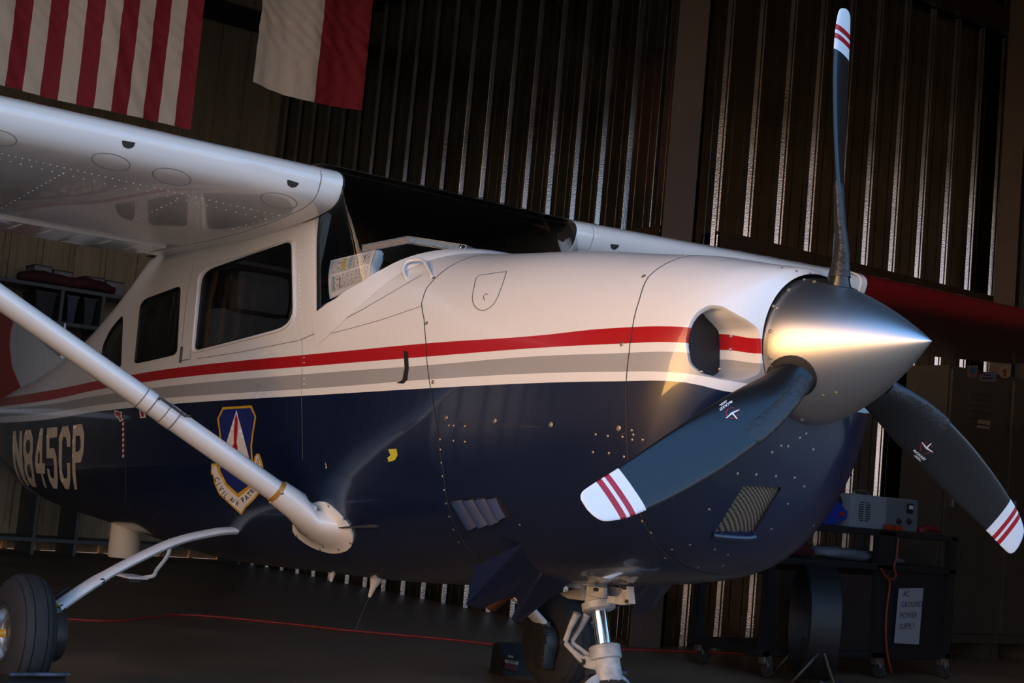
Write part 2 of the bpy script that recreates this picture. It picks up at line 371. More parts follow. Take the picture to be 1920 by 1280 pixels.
# ---- paint scheme: stripe edges read from the photograph, put on the body as heights along its length
COLS = [(50, 739, 756, 762.6, 778, 789.6), (200, 710.6, 727.4, 739, 757, 769), (350, 687, 706, 720, 743, 755), (640, 658.5, 681.3, 696, 724, 737.4), (805, 643, 668, 684, 711, 727.5),
        (1000, 629.5, 652.6, 668, 700, 718), (1150, 614.8, 644.7, 662.3, 696.6, 714.6), (1278, 612.5, 642, 660, 699, 716)]
EDGES = []
for k in range(5):
    pts = []
    for c in COLS:
        P = hit(c[0], c[k+1])[0]; pts.append((P.x, P.z))
    pts.sort(); rim = (1.402, 1.36, 1.333, 1.272, 1.24)[k]
    pts.append((-.09, rim)); EDGES.append(pts)
def paint_material():
    m = bpy.data.materials.new('airplane_paint'); m.use_nodes = True; nt = m.node_tree; N = nt.nodes; L = nt.links
    b = N['Principled BSDF']; tc = N.new('ShaderNodeTexCoord'); sp = N.new('ShaderNodeSeparateXYZ'); L.new(tc.outputs['Object'], sp.inputs[0])
    nx = N.new('ShaderNodeMapRange'); nx.inputs['From Min'].default_value = -8.5; nx.inputs['From Max'].default_value = 0; L.new(sp.outputs[0], nx.inputs[0])
    nz = N.new('ShaderNodeMapRange'); nz.inputs['From Min'].default_value = .9; nz.inputs['From Max'].default_value = 1.9; L.new(sp.outputs[2], nz.inputs[0])
    below = []
    for pts in EDGES:
        fc = N.new('ShaderNodeFloatCurve'); cu = fc.mapping.curves[0]
        q = [((x+8.5)/8.5, z-.9) for x, z in pts]; q = [(0, q[0][1])]+q+[(1, q[-1][1])]
        while len(cu.points) < len(q): cu.points.new(.5, .5)
        for i, (a, c) in enumerate(q): cu.points[i].location = (a, c); cu.points[i].handle_type = 'AUTO'
        fc.mapping.update(); L.new(nx.outputs[0], fc.inputs['Value'])
        lt = N.new('ShaderNodeMath'); lt.operation = 'LESS_THAN'; L.new(nz.outputs[0], lt.inputs[0]); L.new(fc.outputs[0], lt.inputs[1]); below.append(lt)
    prev = None
    no = N.new('ShaderNodeTexNoise'); no.inputs['Scale'].default_value = 2.2; no.inputs['Detail'].default_value = 5; L.new(tc.outputs['Object'], no.inputs['Vector'])
    for lt, colr in zip(below, (RED, WHITE, GREY, WHITE, BLUE)):
        mx = N.new('ShaderNodeMix'); mx.data_type = 'RGBA'; L.new(lt.outputs[0], mx.inputs[0])
        if prev is None: mx.inputs[6].default_value = lin(WHITE)
        else: L.new(prev.outputs[2], mx.inputs[6])
        mx.inputs[7].default_value = lin(colr); prev = mx
    L.new(prev.outputs[2], b.inputs['Base Color'])
    rr = N.new('ShaderNodeMapRange'); rr.inputs['To Min'].default_value = .2; rr.inputs['To Max'].default_value = .42; L.new(no.outputs[0], rr.inputs[0]); L.new(rr.outputs[0], b.inputs['Roughness'])
    b.inputs['Coat Weight'].default_value = .6; b.inputs['Coat Roughness'].default_value = .05
    return m
M['paint'] = paint_material()

PLANE = empty('airplane', (0, 0, 0), 'white single-engine high-wing airplane with red and grey stripes over blue belly', 'airplane')

# ---- outlines on the right side
KP = .45
def dom(sp): return Vector((sp[0], sp[1]*KP))
WIN_F = [dom(hpar(*p)) for p in resample(rounded([(381, 509), (546, 452), (549, 609), (366, 657)], [24, 12, 34, 10]), 6, True)]
WIN_R = [dom(hpar(*p)) for p in resample(rounded([(264, 564), (339, 536), (332, 664), (252, 682)], [16, 8, 10, 8]), 5, True)]
WIN_A = [dom(hpar(*p)) for p in resample(rounded([(231, 590), (227, 687), (186, 696), (193, 648), (207, 618)], [8, 4, 4, 10, 14]), 5, True)]
BASE = [(-2.05, 1.49), (-1.985, 1.517), (-1.92, 1.545), (-1.82, 1.605), (-1.76, 1.662), (-1.715, 1.712), (-1.67, 1.748), (-1.62, 1.772)]
BASE_SP = [par_xz(*p) for p in BASE]+[(s_of_x(-1.60), PI/2)]
CUT = [dom(p) for p in BASE_SP[::-1]]+[dom(par_xz(*p)) for p in ((-2.075, 1.6), (-2.10, 1.7), (-2.125, 1.8), (-2.155, 1.935), (-2.6, 1.93), (-3.2, 1.89), (-3.70, 1.865))]+[dom((s_of_x(-3.74), PI/2))]
CUT = resample(CUT, .04, True)
# firewall joint and nose-bowl joint
SEAM_A = [(905, 484), (860, 487), (830, 502), (812, 518), (800, 540), (793, 560), (790, 572), (796, 600), (799, 640), (808, 730), (820, 800), (832, 880), (845, 960)]
SEAM_B = [(1240, 488), (1215, 520), (1200, 560), (1187, 610), (1180, 660), (1174, 720), (1175, 790), (1178, 860)]
xa = [hit(*p)[0] for p in SEAM_A[4:]]; xb = [hit(*p)[0] for p in SEAM_B[1:]]
xa = sorted([(p.z, p.x) for p in xa]); xb = sorted([(p.z, p.x) for p in xb])
def seamx(tab, z): return float(np.interp(z, [t[0] for t in tab], [t[1] for t in tab]))
def seam_line(tab, x0):
    out = []
    for i in range(61):
        p = -PI/2+PI*i/60; x = x0
        for _ in range(12): x = seamx(tab, surf(s_of_x(x), p).z)
        out.append(dom((s_of_x(x), p)))
    return out
LA = seam_line(xa, -1.25); LB = seam_line(xb, -.4)
SPLIT = [dom(par_xz(*p)) for p in [(hit(x, y)[0].x, hit(x, y)[0].z) for x, y in ((818, 788), (1000, 800), (1176, 813))]]
INLET_PX = resample(rounded([(1285, 640), (1292, 606), (1308, 583), (1330, 571), (1354, 573), (1376, 586), (1402, 600), (1423, 616), (1427, 650), (1425, 700), (1392, 714), (1352, 712), (1316, 702), (1292, 682)], 9, 3), 6, True)
CHIN_PX = resample(rounded([(1394, 910), (1467, 913), (1413, 1001), (1338, 1000)], 6, 3), 8, True)
INLET = [dom(hpar(*p)) for p in INLET_PX]; CHIN = [dom(hpar(*p)) for p in CHIN_PX]

# ---- triangulate the half body with every outline as an edge
pts = []; edges = []
def add_line(P, closed):
    b = len(pts); pts.extend(P); n = len(P)
    edges.extend([(b+i, b+i+1) for i in range(n-1)]+([(b+n-1, b)] if closed else []))
def clampd(L): return [Vector((min(max(p.x, 0), SMAX), min(max(p.y, -PI/2*KP), PI/2*KP))) for p in L]
for L_, c_ in ((WIN_F, 1), (WIN_R, 1), (WIN_A, 1), (CUT, 1), (LA, 0), (LB, 0), (SPLIT, 0), (INLET, 1), (CHIN, 1)): add_line(clampd(L_), c_)
fixed = np.array([(p.x, p.y) for p in pts])
s_list = list(np.arange(0, s_of_x(-4.5), .10))+list(np.arange(s_of_x(-4.5), s_of_x(-1.5), .055))+list(np.arange(s_of_x(-1.5), s_of_x(-.45), .035))+list(np.arange(s_of_x(-.45), SMAX, .018))+[SMAX]
p_list = np.linspace(-PI/2, PI/2, 73)
for s in s_list:
    for p in p_list:
        q = np.array((s, p*KP)); edge = abs(p) > PI/2-1e-6 or s in (0, SMAX)
        if edge or np.min(np.sum((fixed-q)**2, axis=1)) > .008**2: pts.append(Vector(q))
vs, es, fs, ov, oe, of = delaunay_2d_cdt([Vector((p.x, p.y)) for p in pts], edges, [], 0, 1e-6)
regions = {'fuselage': [], 'upper_cowling': [], 'lower_cowling': [], 'nose_bowl': []}
chin_faces = []
wins = {'WF': (WIN_F, []), 'WR': (WIN_R, []), 'WA': (WIN_A, [])}
LApoly = [(v.x, v.y) for v in LA]; LBpoly = [(v.x, v.y) for v in LB]
spx = [v.x for v in SPLIT]; spy = [v.y for v in SPLIT]
for f in fs:
    c = sum((vs[i] for i in f), Vector((0, 0)))/len(f)
    if inside(c, CUT): continue
    w = next((k for k in wins if inside(c, wins[k][0])), None)
    if w: wins[w][1].append(f); continue
    if inside(c, INLET): continue
    if inside(c, CHIN): chin_faces.append(f); continue
    sa = float(np.interp(c.y, [v[1] for v in LApoly], [v[0] for v in LApoly])); sb = float(np.interp(c.y, [v[1] for v in LBpoly], [v[0] for v in LBpoly]))
    if c.x < sa: k = 'fuselage'
    elif c.x > sb: k = 'nose_bowl'
    else: k = 'upper_cowling' if c.y > float(np.interp(c.x, spx, spy)) else 'lower_cowling'
    regions[k].append(f)
def body_mesh(name, faces, m, parent, off=0, sides=(-1, 1), flip=False, extra=()):
    used = sorted({i for f in list(faces)+list(extra) for i in f}); idx = {v: k for k, v in enumerate(used)}
    V = []; F = []; NN = []
    for side in sides:
        b = len(V)
        for i in used:
            s, p = vs[i].x, vs[i].y/KP; n = snorm(s, p, side); V.append(surf(s, p, side)+n*off); NN.append(-n if flip else n)
        for f in list(faces)+(list(extra) if side == 1 else []):
            q = [idx[i]+b for i in f]; a, b2, c = V[q[0]], V[q[1]], V[q[2]]; nn = (b2-a).cross(c-a)
            if nn.dot(NN[q[0]]+NN[q[1]]+NN[q[2]]) < 0: q = q[::-1]
            F.append(q)
    me = bpy.data.meshes.new(name); me.from_pydata(V, [], F); me.materials.append(m); me.update()
    me.polygons.foreach_set('use_smooth', [True]*len(F)); me.normals_split_custom_set_from_vertices(NN)
    return link(name, me, parent)
FUS = body_mesh('fuselage', regions['fuselage'], M['paint'], PLANE)
UCOWL = body_mesh('upper_cowling', regions['upper_cowling'], M['paint'], PLANE)
LCOWL = body_mesh('lower_cowling', regions['lower_cowling'], M['paint'], PLANE)
BOWL = body_mesh('nose_bowl', regions['nose_bowl'], M['paint'], PLANE, extra=chin_faces)
cab = [f for f in regions['fuselage'] if -4.6 < SX[0](sum(vs[i].x for i in f)/len(f)) < -1.0]
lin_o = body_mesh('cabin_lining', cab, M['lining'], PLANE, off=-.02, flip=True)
for k, nm in (('WF', 'front_window'), ('WR', 'rear_window'), ('WA', 'aft_window')):
    for sd in (-1, 1): body_mesh(nm, wins[k][1], M['glass'], PLANE, off=-.006, sides=(sd,))

# ---- ribbons, decals and rivets lying on a surface
def ribbon(name, pxs, w, m, parent, bvh=None, off=.0012, step=6, closed=False, pts3=None):
    P = []
    for q in (resample([Vector(p) for p in pxs], step, closed)+([Vector(pxs[0])] if closed else [])) if pts3 is None else pts3:
        P.append(hit(q[0], q[1], bvh) if pts3 is None else q)
    mb = MB(); rows = []
    for i, (p, n) in enumerate(P):
        d = (P[min(i+1, len(P)-1)][0]-P[max(i-1, 0)][0]).normalized(); e = n.cross(d).normalized()*(w/2); rows.append((p-e+n*off, p+e+n*off))
    mb.grid(rows); return mb.build(name, m, parent, recalc=False)
def fill2d(poly, holes=(), step=10):
    """triangulate a 2D polygon with interior points; returns verts, faces"""
    P = [Vector((p[0], p[1])) for p in resample(poly, step, True)]; loops = [list(P)]; E = [(i, (i+1) % len(P)) for i in range(len(P))]; A = list(P)
    for h in holes:
        Q = [Vector((p[0], p[1])) for p in resample(h, step, True)]; b = len(A); A += Q; E += [(b+i, b+(i+1) % len(Q)) for i in range(len(Q))]; loops.append(Q)
    arr = np.array([(p.x, p.y) for p in A]); lo = arr.min(0); hi = arr.max(0)
    for x in np.arange(lo[0]+step/2, hi[0], step):
        for y in np.arange(lo[1]+step/2, hi[1], step):
            if inside((x, y), P) and np.min(np.sum((arr-(x, y))**2, axis=1)) > (step*.4)**2: A.append(Vector((x, y)))
    v, e, f, *_ = delaunay_2d_cdt(A, E, [], 0, 1e-6)
    keep = []
    for t in f:
        c = sum((v[i] for i in t), Vector((0, 0)))/len(t)
        if inside(c, P) and not any(inside(c, h) for h in loops[1:]): keep.append(tuple(t))
    return v, keep
def decal(name, polys, m, parent, bvh=None, off=.0012, step=9):
    """flat print: closed 2D outlines (outer, holes...) laid on the real surface"""
    mb = MB()
    for pl in polys:
        outer, holes = (pl[0], pl[1]) if isinstance(pl, tuple) else (pl, ())
        v, f = fill2d([Vector(p) for p in outer], [[Vector(p) for p in h] for h in holes], step)
        V = []
        for q in v:
            p, n = hit(q.x, q.y, bvh); V.append(p+n*off)
        F = []
        for t in f:
            a, b, c = V[t[0]], V[t[1]], V[t[2]]
            F.append(t if (b-a).cross(c-a).dot(CAM_P-a) > 0 else t[::-1])
        mb.add(V, F)
    return mb.build(name, m, parent, smooth=True, recalc=False)
_fc = {}
def text_polys(s, bold=0.0, spacing=1.0):
    """outline triangles of a line of text: verts (unit height) and faces"""
    k = (s, bold, spacing)
    if k not in _fc:
        cu = bpy.data.curves.new('t', 'FONT'); cu.body = s; cu.size = 1; cu.offset = bold; cu.space_character = spacing; cu.resolution_u = 3
        o = bpy.data.objects.new('t', cu); COL.objects.link(o); dg = bpy.context.evaluated_depsgraph_get()
        me = bpy.data.meshes.new_from_object(o.evaluated_get(dg)); v = [tuple(p.co) for p in me.vertices]; f = [tuple(p.vertices) for p in me.polygons]
        bpy.data.objects.remove(o); bpy.data.curves.remove(cu); bpy.data.meshes.remove(me); _fc[k] = (v, f)
    return _fc[k]
def text_px(name, s, o, ex, ey, m, parent, bvh=None, off=.0016, bold=.01, center=False):
    v, f = text_polys(s, bold); w = max((p[0] for p in v), default=0); V = []
    for p in v:
        u = p[0]-(w/2 if center else 0)
        P, n = hit(o[0]+ex[0]*u+ey[0]*p[1], o[1]+ex[1]*u+ey[1]*p[1], bvh); V.append(P+n*off)
    mb = MB(); mb.add(V, f); return mb.build(name, m, parent, recalc=False)
def text_flat(name, s, o, ex, ey, nrm, m, parent, bold=0.0, center=False):
    v, f = text_polys(s, bold); w = max(p[0] for p in v); o = Vector(o); ex = Vector(ex); ey = Vector(ey); nrm = Vector(nrm)
    mb = MB(); mb.add([o+ex*(p[0]-(w/2 if center else 0))+ey*p[1]+nrm*.001 for p in v], f); return mb.build(name, m, parent, recalc=False)
def rivets(name, pxs, r, m, parent, bvh=None, h=.35):
    mb = MB()
    for x, y in pxs:
        p, n = hit(x, y, bvh); mb.dome(p, n, r, h)
    o = mb.build(name, m, parent, smooth=True); o['kind'] = 'stuff'; return o
def row(a, b, n): return [(a[0]+(b[0]-a[0])*i/(n-1), a[1]+(b[1]-a[1])*i/(n-1)) for i in range(n)]
# ------------------------------------------------------------------ wings
UP = [(0, 0), (.004, .014), (.015, .026), (.04, .039), (.08, .052), (.15, .067), (.25, .077), (.35, .078), (.5, .070), (.65, .054), (.8, .034), (.92, .015), (1, .002)]
LO = [(0, 0), (.004, -.021), (.012, -.035), (.03, -.046), (.06, -.052), (.12, -.056), (.22, -.057), (.35, -.055), (.5, -.046), (.65, -.034), (.8, -.021), (.92, -.01), (1, -.002)]
fu = pchip(*zip(*UP)); flw = pchip(*zip(*LO)); INC = math.radians(5.2)
def wpt(side, y, t, k):
    """point on the wing: k=+1 upper skin, -1 lower skin"""
    yy = abs(y); c = 1.63 if yy <= 2.54 else 1.63-(yy-2.54)/2.7*.5; lx = -1.96-(max(0, yy-2.54))*.06; lz = (1.994 if side < 0 else 2.012)+(-.002 if side < 0 else .033)*(yy-.5645)
    z = (fu(t) if k > 0 else flw(t))*c; th = 1.0
    return Vector((lx-t*c*math.cos(INC)+z*math.sin(INC), side*yy, lz-t*c*math.sin(INC)+z*math.cos(INC)))
TT = [1, .95, .88, .8, .7, .6, .5, .4, .3, .22, .15, .1, .065, .04, .022, .01, .0035, 0]
def wblock(side, ys, t0, t1, mb=None, grow=0):
    ts = [t for t in TT if t0-1e-6 <= t <= t1+1e-6]
    if ts[0] < t1-1e-6: ts = [t1]+ts
    if ts[-1] > t0+1e-6: ts = ts+[t0]
    rows = []
    for y in ys:
        r = [wpt(side, y, t, 1) for t in ts]+[wpt(side, y, t, -1) for t in ts[::-1][(1 if t0 == 0 else 0):]]
        if grow:
            c = wpt(side, y, .3, -1)*.5+wpt(side, y, .3, 1)*.5; r = [p+Vector((p.x-c.x, 0, p.z-c.z)).normalized()*grow for p in r]
        rows.append(r)
    mb = mb or MB(); mb.grid(rows, True); n = len(rows[0]); b = len(mb.v)-n*len(rows)
    mb.f += [tuple(range(b, b+n)), tuple(range(b+n*(len(rows)-1), b+n*len(rows)))]; mb.mi += [0, 0]
    return mb
WB = {}
for side, nm in ((-1, 'right_wing'), (1, 'left_wing')):
    wr = wblock(side, [.655, .8, 1.2, 1.8, 2.355], 0, .74).build('wing', M['white'], PLANE, smooth=35)
    wr['label'] = 'white inboard wing skin'
    rf_ = wblock(side, [.56, .5645, .60, .65], 0, 1); rf_.mi[-2] = 1; rf_.build('root_fairing', [M['white'], M['linedark']], wr, smooth=35)  # inner end cap coloured dark as painted shade
    wblock(side, [2.33, 2.365, 2.37], 0, .73, grow=.006).build('wing_cuff', M['white'], wr, smooth=35)
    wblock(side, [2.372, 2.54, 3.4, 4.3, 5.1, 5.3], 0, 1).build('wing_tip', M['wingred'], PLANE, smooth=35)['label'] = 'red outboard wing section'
    fl_ = MB(); rows = []
    for y in (.70, 1.3, 1.9, 2.36):
        ts = [1, .95, .88, .82, .78]; r = [wpt(side, y, t, 1) for t in ts]+[(wpt(side, y, .755, 1)+wpt(side, y, .755, -1))/2]+[wpt(side, y, t, -1) for t in ts[::-1]]
        rows.append([p+Vector((0, 0, -.012)) for p in r])
    fl_.grid(rows, True); n = len(rows[0]); fl_.f += [tuple(range(n)), tuple(range(3*n, 4*n))]; fl_.mi += [0, 0]
    flap = fl_.build('flap', M['white'], PLANE, smooth=35)
    me = None
    for i in range(12):
        y = .80+i*.13
        a = wpt(side, y, .80, -1); b = wpt(side, y, .985, -1)
        mb = MB(); mb.tube([a-Vector((0, 0, .012)), (a+b)/2-Vector((0, 0, .015)), b-Vector((0, 0, .012))], [.002, .006, .004], 6); mb.build('stiffener', M['white'], flap, smooth=True)
    V = [wpt(side, y, t, k) for y in np.linspace(.5645, 2.36, 20) for (t, k) in [(t, 1) for t in TT]+[(t, -1) for t in TT[::-1][1:]]]
    n = 2*len(TT)-1; WB[side] = BVHTree.FromPolygons(V, [(i*n+j, i*n+j+1, (i+1)*n+j+1, (i+1)*n+j) for i in range(19) for j in range(n-1)])
    if side == -1: RWING = wr; RFLAP = flap
    else: LWING = wr
for side in (-1, 1):
    ts = [t for t in TT if t < .5]; mb = MB(); mb.prism([wpt(side, .556, t, 1) for t in ts]+[wpt(side, .556, t, -1) for t in ts[::-1][1:]], (0, -side*.004, 0)); mb.build('wing_root_shade_plate', M['linedark'], PLANE)  # dark plate added over the wing-root end, shade put into its colour
# cabin roof between the wings, windshield
ry = np.linspace(-.57, .57, 9); rt = [.035, .07, .12, .2, .3, .45, .6, .8, .95]
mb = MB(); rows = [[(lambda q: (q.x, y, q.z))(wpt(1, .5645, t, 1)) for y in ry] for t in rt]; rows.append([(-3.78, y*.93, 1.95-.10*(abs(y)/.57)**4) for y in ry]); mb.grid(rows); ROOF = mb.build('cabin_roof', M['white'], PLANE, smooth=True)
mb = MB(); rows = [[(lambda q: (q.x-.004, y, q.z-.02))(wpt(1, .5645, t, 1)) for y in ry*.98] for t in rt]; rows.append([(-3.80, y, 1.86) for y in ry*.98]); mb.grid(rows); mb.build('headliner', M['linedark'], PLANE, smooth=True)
bl = [Vector((x, surf(s_of_x(x), par_xz(x, z)[1]).y, z)) for x, z in BASE]; bl[0].y = -.566
bl += [Vector((-1.605, -.06, 1.778)), Vector((-1.60, 0, 1.78))]
tp = [Vector((-2.150, -.563, 1.90)), Vector((-2.08, -.5645, 1.905)), wpt(-1, .5645, .04, -1), wpt(-1, .5645, .01, -1), wpt(-1, .5645, 0, 1), wpt(-1, .5645, .01, 1), wpt(-1, .5645, .03, 1),
      Vector((wpt(1, .5645, .035, 1).x, -.42, wpt(1, .5645, .035, 1).z+.003)), Vector((wpt(1, .5645, .035, 1).x+.005, -.22, wpt(1, .5645, .035, 1).z+.006)), Vector((wpt(1, .5645, .035, 1).x+.007, 0, wpt(1, .5645, .035, 1).z+.007))]
def even(P, n):
    L = [0]
    for a, b in zip(P, P[1:]): L.append(L[-1]+(b-a).length)
    return [Vector([float(np.interp(L[-1]*i/n, L, [q[k] for q in P])) for k in range(3)]) for i in range(n+1)]
B = even(bl, 24); T = []
for i in range(25): T.append(None)
ta = even(tp[:7], 8); tb = even(tp[6:], 16); T = ta+tb[1:]
rows = []
for sgn in (1, -1):
    rng = range(25) if sgn == 1 else range(23, -1, -1)
    for i in rng:
        r = []
        for j in range(9):
            q = j/8; P = B[i].lerp(T[i], q); P += Vector((.05, 0, .03))*math.sin(PI*q)*math.sin(PI/2*min(1, i/20))**2; r.append(Vector((P.x, P.y*sgn, P.z)))
        rows.append(r)
mb = MB(); mb.grid(rows); mb.build('windshield', M['wsglass'], PLANE, smooth=True)
# white fairing strip along the windshield foot
mb = MB(); rows = []; dl = [dom(q) for q in BASE_SP]; dl = resample(dl, .03); nd = len(dl)
def fair_row(i, side):
    t = (dl[min(i+1, nd-1)]-dl[max(i-1, 0)]).normalized(); nn = Vector((t.y, -t.x))
    if nn.x < 0: nn = -nn
    if i == nd-1: nn = Vector((1, 0))
    out = []
    for a, e in ((-.008, .016), (0, .015), (.018, .013), (.038, .008), (.055, .0012)):
        q = dl[i]+nn*a; s, p = min(max(q.x, 0), SMAX), min(q.y/KP, PI/2); out.append(surf(s, p, side)+snorm(s, p, side)*e)
    return out
mb.grid([fair_row(i, -1) for i in range(nd)]+[fair_row(i, 1) for i in range(nd-2, -1, -1)]); mb.build('windshield_fairing', M['white'], PLANE, smooth=True)
# ---- cabin interior
mb = MB(); rows = []
for x in np.linspace(-1.66, -2.34, 12): rows.append([(x, y, min(1.765, 1.765-.62*y*y-.10*max(0, -1.8-x)*abs(y)/.5)-.02) for y in np.linspace(-1, 1, 15)*min(.52, .40+(-1.66-x)*.35)])
rows.append([(x, y, z-.05) for x, y, z in rows[-1]]); rows.append([(x+.03, y, 1.15) for x, y, z in rows[-1]])
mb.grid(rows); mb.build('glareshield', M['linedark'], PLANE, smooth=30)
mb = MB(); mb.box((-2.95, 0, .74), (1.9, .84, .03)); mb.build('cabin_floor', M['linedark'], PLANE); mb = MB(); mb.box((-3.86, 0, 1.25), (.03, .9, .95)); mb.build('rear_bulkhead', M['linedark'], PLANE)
for sgn in (-1, 1):
    mb = MB(); mb.box((-2.24, sgn*.515, 1.70), (.10, .05, .46), Matrix.Rotation(.22, 3, 'Y'), bev=.015); mb.build('door_post', M['lining'], PLANE, smooth=40)
    st = empty('seat', (-2.95, sgn*.29, .68), parent=PLANE)
    def part(nm, c, d, rot, bev, m=M['seat']):
        b = MB(); b.box(Vector(c), d, Matrix.Rotation(rot, 3, 'Y'), bev=bev); b.build(nm, m, st, smooth=50)
    part('cushion', (.05, 0, .38), (.5, .46, .14), .06, .04); part('backrest', (-.16, 0, .66), (.13, .46, .52), -.2, .05)
    part('headrest', (-.165, 0, 1.00), (.11, .27, .19), -.12, .045); part('seat_base', (.05, 0, .16), (.4, .36, .3), 0, .02, M['linedark'])
# ------------------------------------------------------------------ spinner and propeller
HZ = 1.396
TILT = Matrix.Translation((0, 0, HZ)) @ Matrix.Rotation(-.048, 4, 'Y') @ Matrix.Translation((0, 0, -HZ))
def tilted(mb): mb.v = [tuple(TILT @ Vector(v)) for v in mb.v]; return mb
prof = []
for i in range(25):
    t = i/24; t = t**1.0; prof.append((max(.2135*(1-t**1.38)**.96, .0005), -.0763+t*.4113))
mb = MB(); mb.lathe([(.2125, -.105)]+prof, (0, 0, HZ), (1, 0, 0), 64)
def spinner_mat():
    m = mat('spun_aluminium', (.56, .555, .55), .40, metal=1); nt = m.node_tree; b = nt.nodes['Principled BSDF']
    tc = nt.nodes.new('ShaderNodeTexCoord'); mp = nt.nodes.new('ShaderNodeMapping'); mp.inputs['Scale'].default_value = (260, 3, 3); nt.links.new(tc.outputs['Object'], mp.inputs[0])
    n = nt.nodes.new('ShaderNodeTexNoise'); n.inputs['Scale'].default_value = 1; nt.links.new(mp.outputs[0], n.inputs[0])
    r = nt.nodes.new('ShaderNodeMapRange'); r.inputs['To Min'].default_value = .33; r.inputs['To Max'].default_value = .39; nt.links.new(n.outputs[0], r.inputs[0]); nt.links.new(r.outputs[0], b.inputs['Roughness'])
    return m
M['spin'] = spinner_mat()
tilted(mb); SPIN = mb.build('spinner', M['spin'], PLANE, smooth=60)
SBV = BVHTree.FromPolygons([Vector(v) for v in mb.v], mb.f)
mb = MB(); mb.lathe([(.0, -.104), (.210, -.104), (.210, -.090)], (0, 0, HZ), (1, 0, 0), 48); tilted(mb).build('spinner_backplate', M['black'], SPIN)
def blade_mat():
    m = bpy.data.materials.new('blade_paint'); m.use_nodes = True; nt = m.node_tree; N = nt.nodes; L = nt.links; b = N['Principled BSDF']
    tc = N.new('ShaderNodeTexCoord'); sp = N.new('ShaderNodeSeparateXYZ'); L.new(tc.outputs['Object'], sp.inputs[0])
    prev = None
    for r, c in ((.868, (.78, .78, .78)), (.902, (.40, .006, .012)), (.919, (.78, .78, .78)), (.930, (.40, .006, .012)), (.948, (.78, .78, .78))):
        g = N.new('ShaderNodeMath'); g.operation = 'GREATER_THAN'; g.inputs[1].default_value = r; L.new(sp.outputs[2], g.inputs[0])
        mx = N.new('ShaderNodeMix'); mx.data_type = 'RGBA'; L.new(g.outputs[0], mx.inputs[0])
        if prev is None: mx.inputs[6].default_value = (.008, .0082, .009, 1)
        else: L.new(prev.outputs[2], mx.inputs[6])
        mx.inputs[7].default_value = (*c, 1); prev = mx
    L.new(prev.outputs[2], b.inputs['Base Color']); b.inputs['Roughness'].default_value = .27; return m
M['blade'] = blade_mat()
BL = [(.10, .112, .100, 52, 0), (.16, .112, .090, 52, 0), (.19, .114, .072, 52, .002), (.235, .122, .05, 51, .006), (.29, .136, .036, 49, .01), (.36, .150, .029, 42, .014), (.46, .159, .024, 37, .017), (.58, .158, .019, 31.5, .018), (.70, .150, .016, 27, .016),
      (.80, .138, .0135, 23.5, .013), (.88, .124, .0115, 21.5, .008), (.93, .116, .0095, 20.5, .003), (.965, .104, .008, 20, -.003), (.995, .088, .0065, 19.5, -.010), (1.009, .064, .005, 19, -.017), (1.016, .03, .003, 19, -.024)]
bc = [pchip([q[0] for q in BL], [q[i] for q in BL]) for i in range(1, 5)]
def blade_rows():
    rs = list(np.linspace(.10, .3, 12))+list(np.linspace(.32, .92, 22))+[.94, .955, .968, .98, .99, .998, 1.005, 1.011, 1.016]
    rows = []
    for r in rs:
        c, t, be, off = [g(r) for g in bc]; be = math.radians(be); cv = Vector((math.sin(be), -math.cos(be), 0)); nv = Vector((math.cos(be), math.sin(be), 0)); round_ = max(0, min(1, (.27-r)/.08))
        row_ = []
        for j in range(28):
            a = 2*PI*j/28; x = .5*math.cos(a); q = abs(math.sin(a)); s = 1 if math.sin(a) >= 0 else -1
            af = (q**.9)*(.62 if s > 0 else .38)*(1+.25*math.cos(a))*s; y = round_*(.5*math.sin(a))+(1-round_)*af
            row_.append(cv*(x*c+off*(1-round_))+nv*(y*t)+Vector((0, 0, r)))
        rows.append(row_)
    return rows
BROWS = blade_rows(); bme = MB(); bme.grid(BROWS, True); bme.f.append(tuple(range(len(bme.v)-28, len(bme.v)))); bme.mi.append(0); bme = bme.mesh('propeller_blade', M['blade'], smooth=50)
BLADES = []; BBV = []
PHI = .012
for k in range(3):
    a = PHI+k*2*PI/3
    o = link('propeller_blade', bme, PLANE); o.location = (0, 0, HZ); o.rotation_euler = (a, -.048, 0); BLADES.append(o)
    R = Matrix.Translation((0, 0, HZ)) @ Matrix.Rotation(a, 4, 'X')
    BBV.append(BVHTree.FromPolygons([TILT @ (R @ v) for r in BROWS for v in r], [(i*28+j, i*28+(j+1) % 28, (i+1)*28+(j+1) % 28, (i+1)*28+j) for i in range(len(BROWS)-1) for j in range(28)]))
    g = MB(); q = [R @ Vector((0, 0, z)) for z in (.1, .1995)]; ax = q[1]-q[0]; n_ = 28
    rows = []
    for q_, e_ in ((1, -.03), (1, .0005), (.97, .0022), (.75, .0026), (.5, .0028), (.2, .003)):
        ring = []
        for j in range(n_):
            v = Vector((.072*q_*math.cos(2*PI*j/n_)-.012, .064*q_*math.sin(2*PI*j/n_), 0)); w = R @ v; t = (w.x+.0763)/.4113
            rad = .2135*max(0, (1-max(t, 0)**1.38))**.96 if t > 0 else .2135
            ring.append(R @ Vector((v.x, v.y, math.sqrt(max(rad*rad-v.y**2, 1e-4))+e_)))
        rows.append(ring)
    g.grid(rows, True); g.f.append(tuple(range(5*n_, 6*n_))); g.mi.append(0)
    tilted(g).build('blade_seal', M['black'], SPIN)
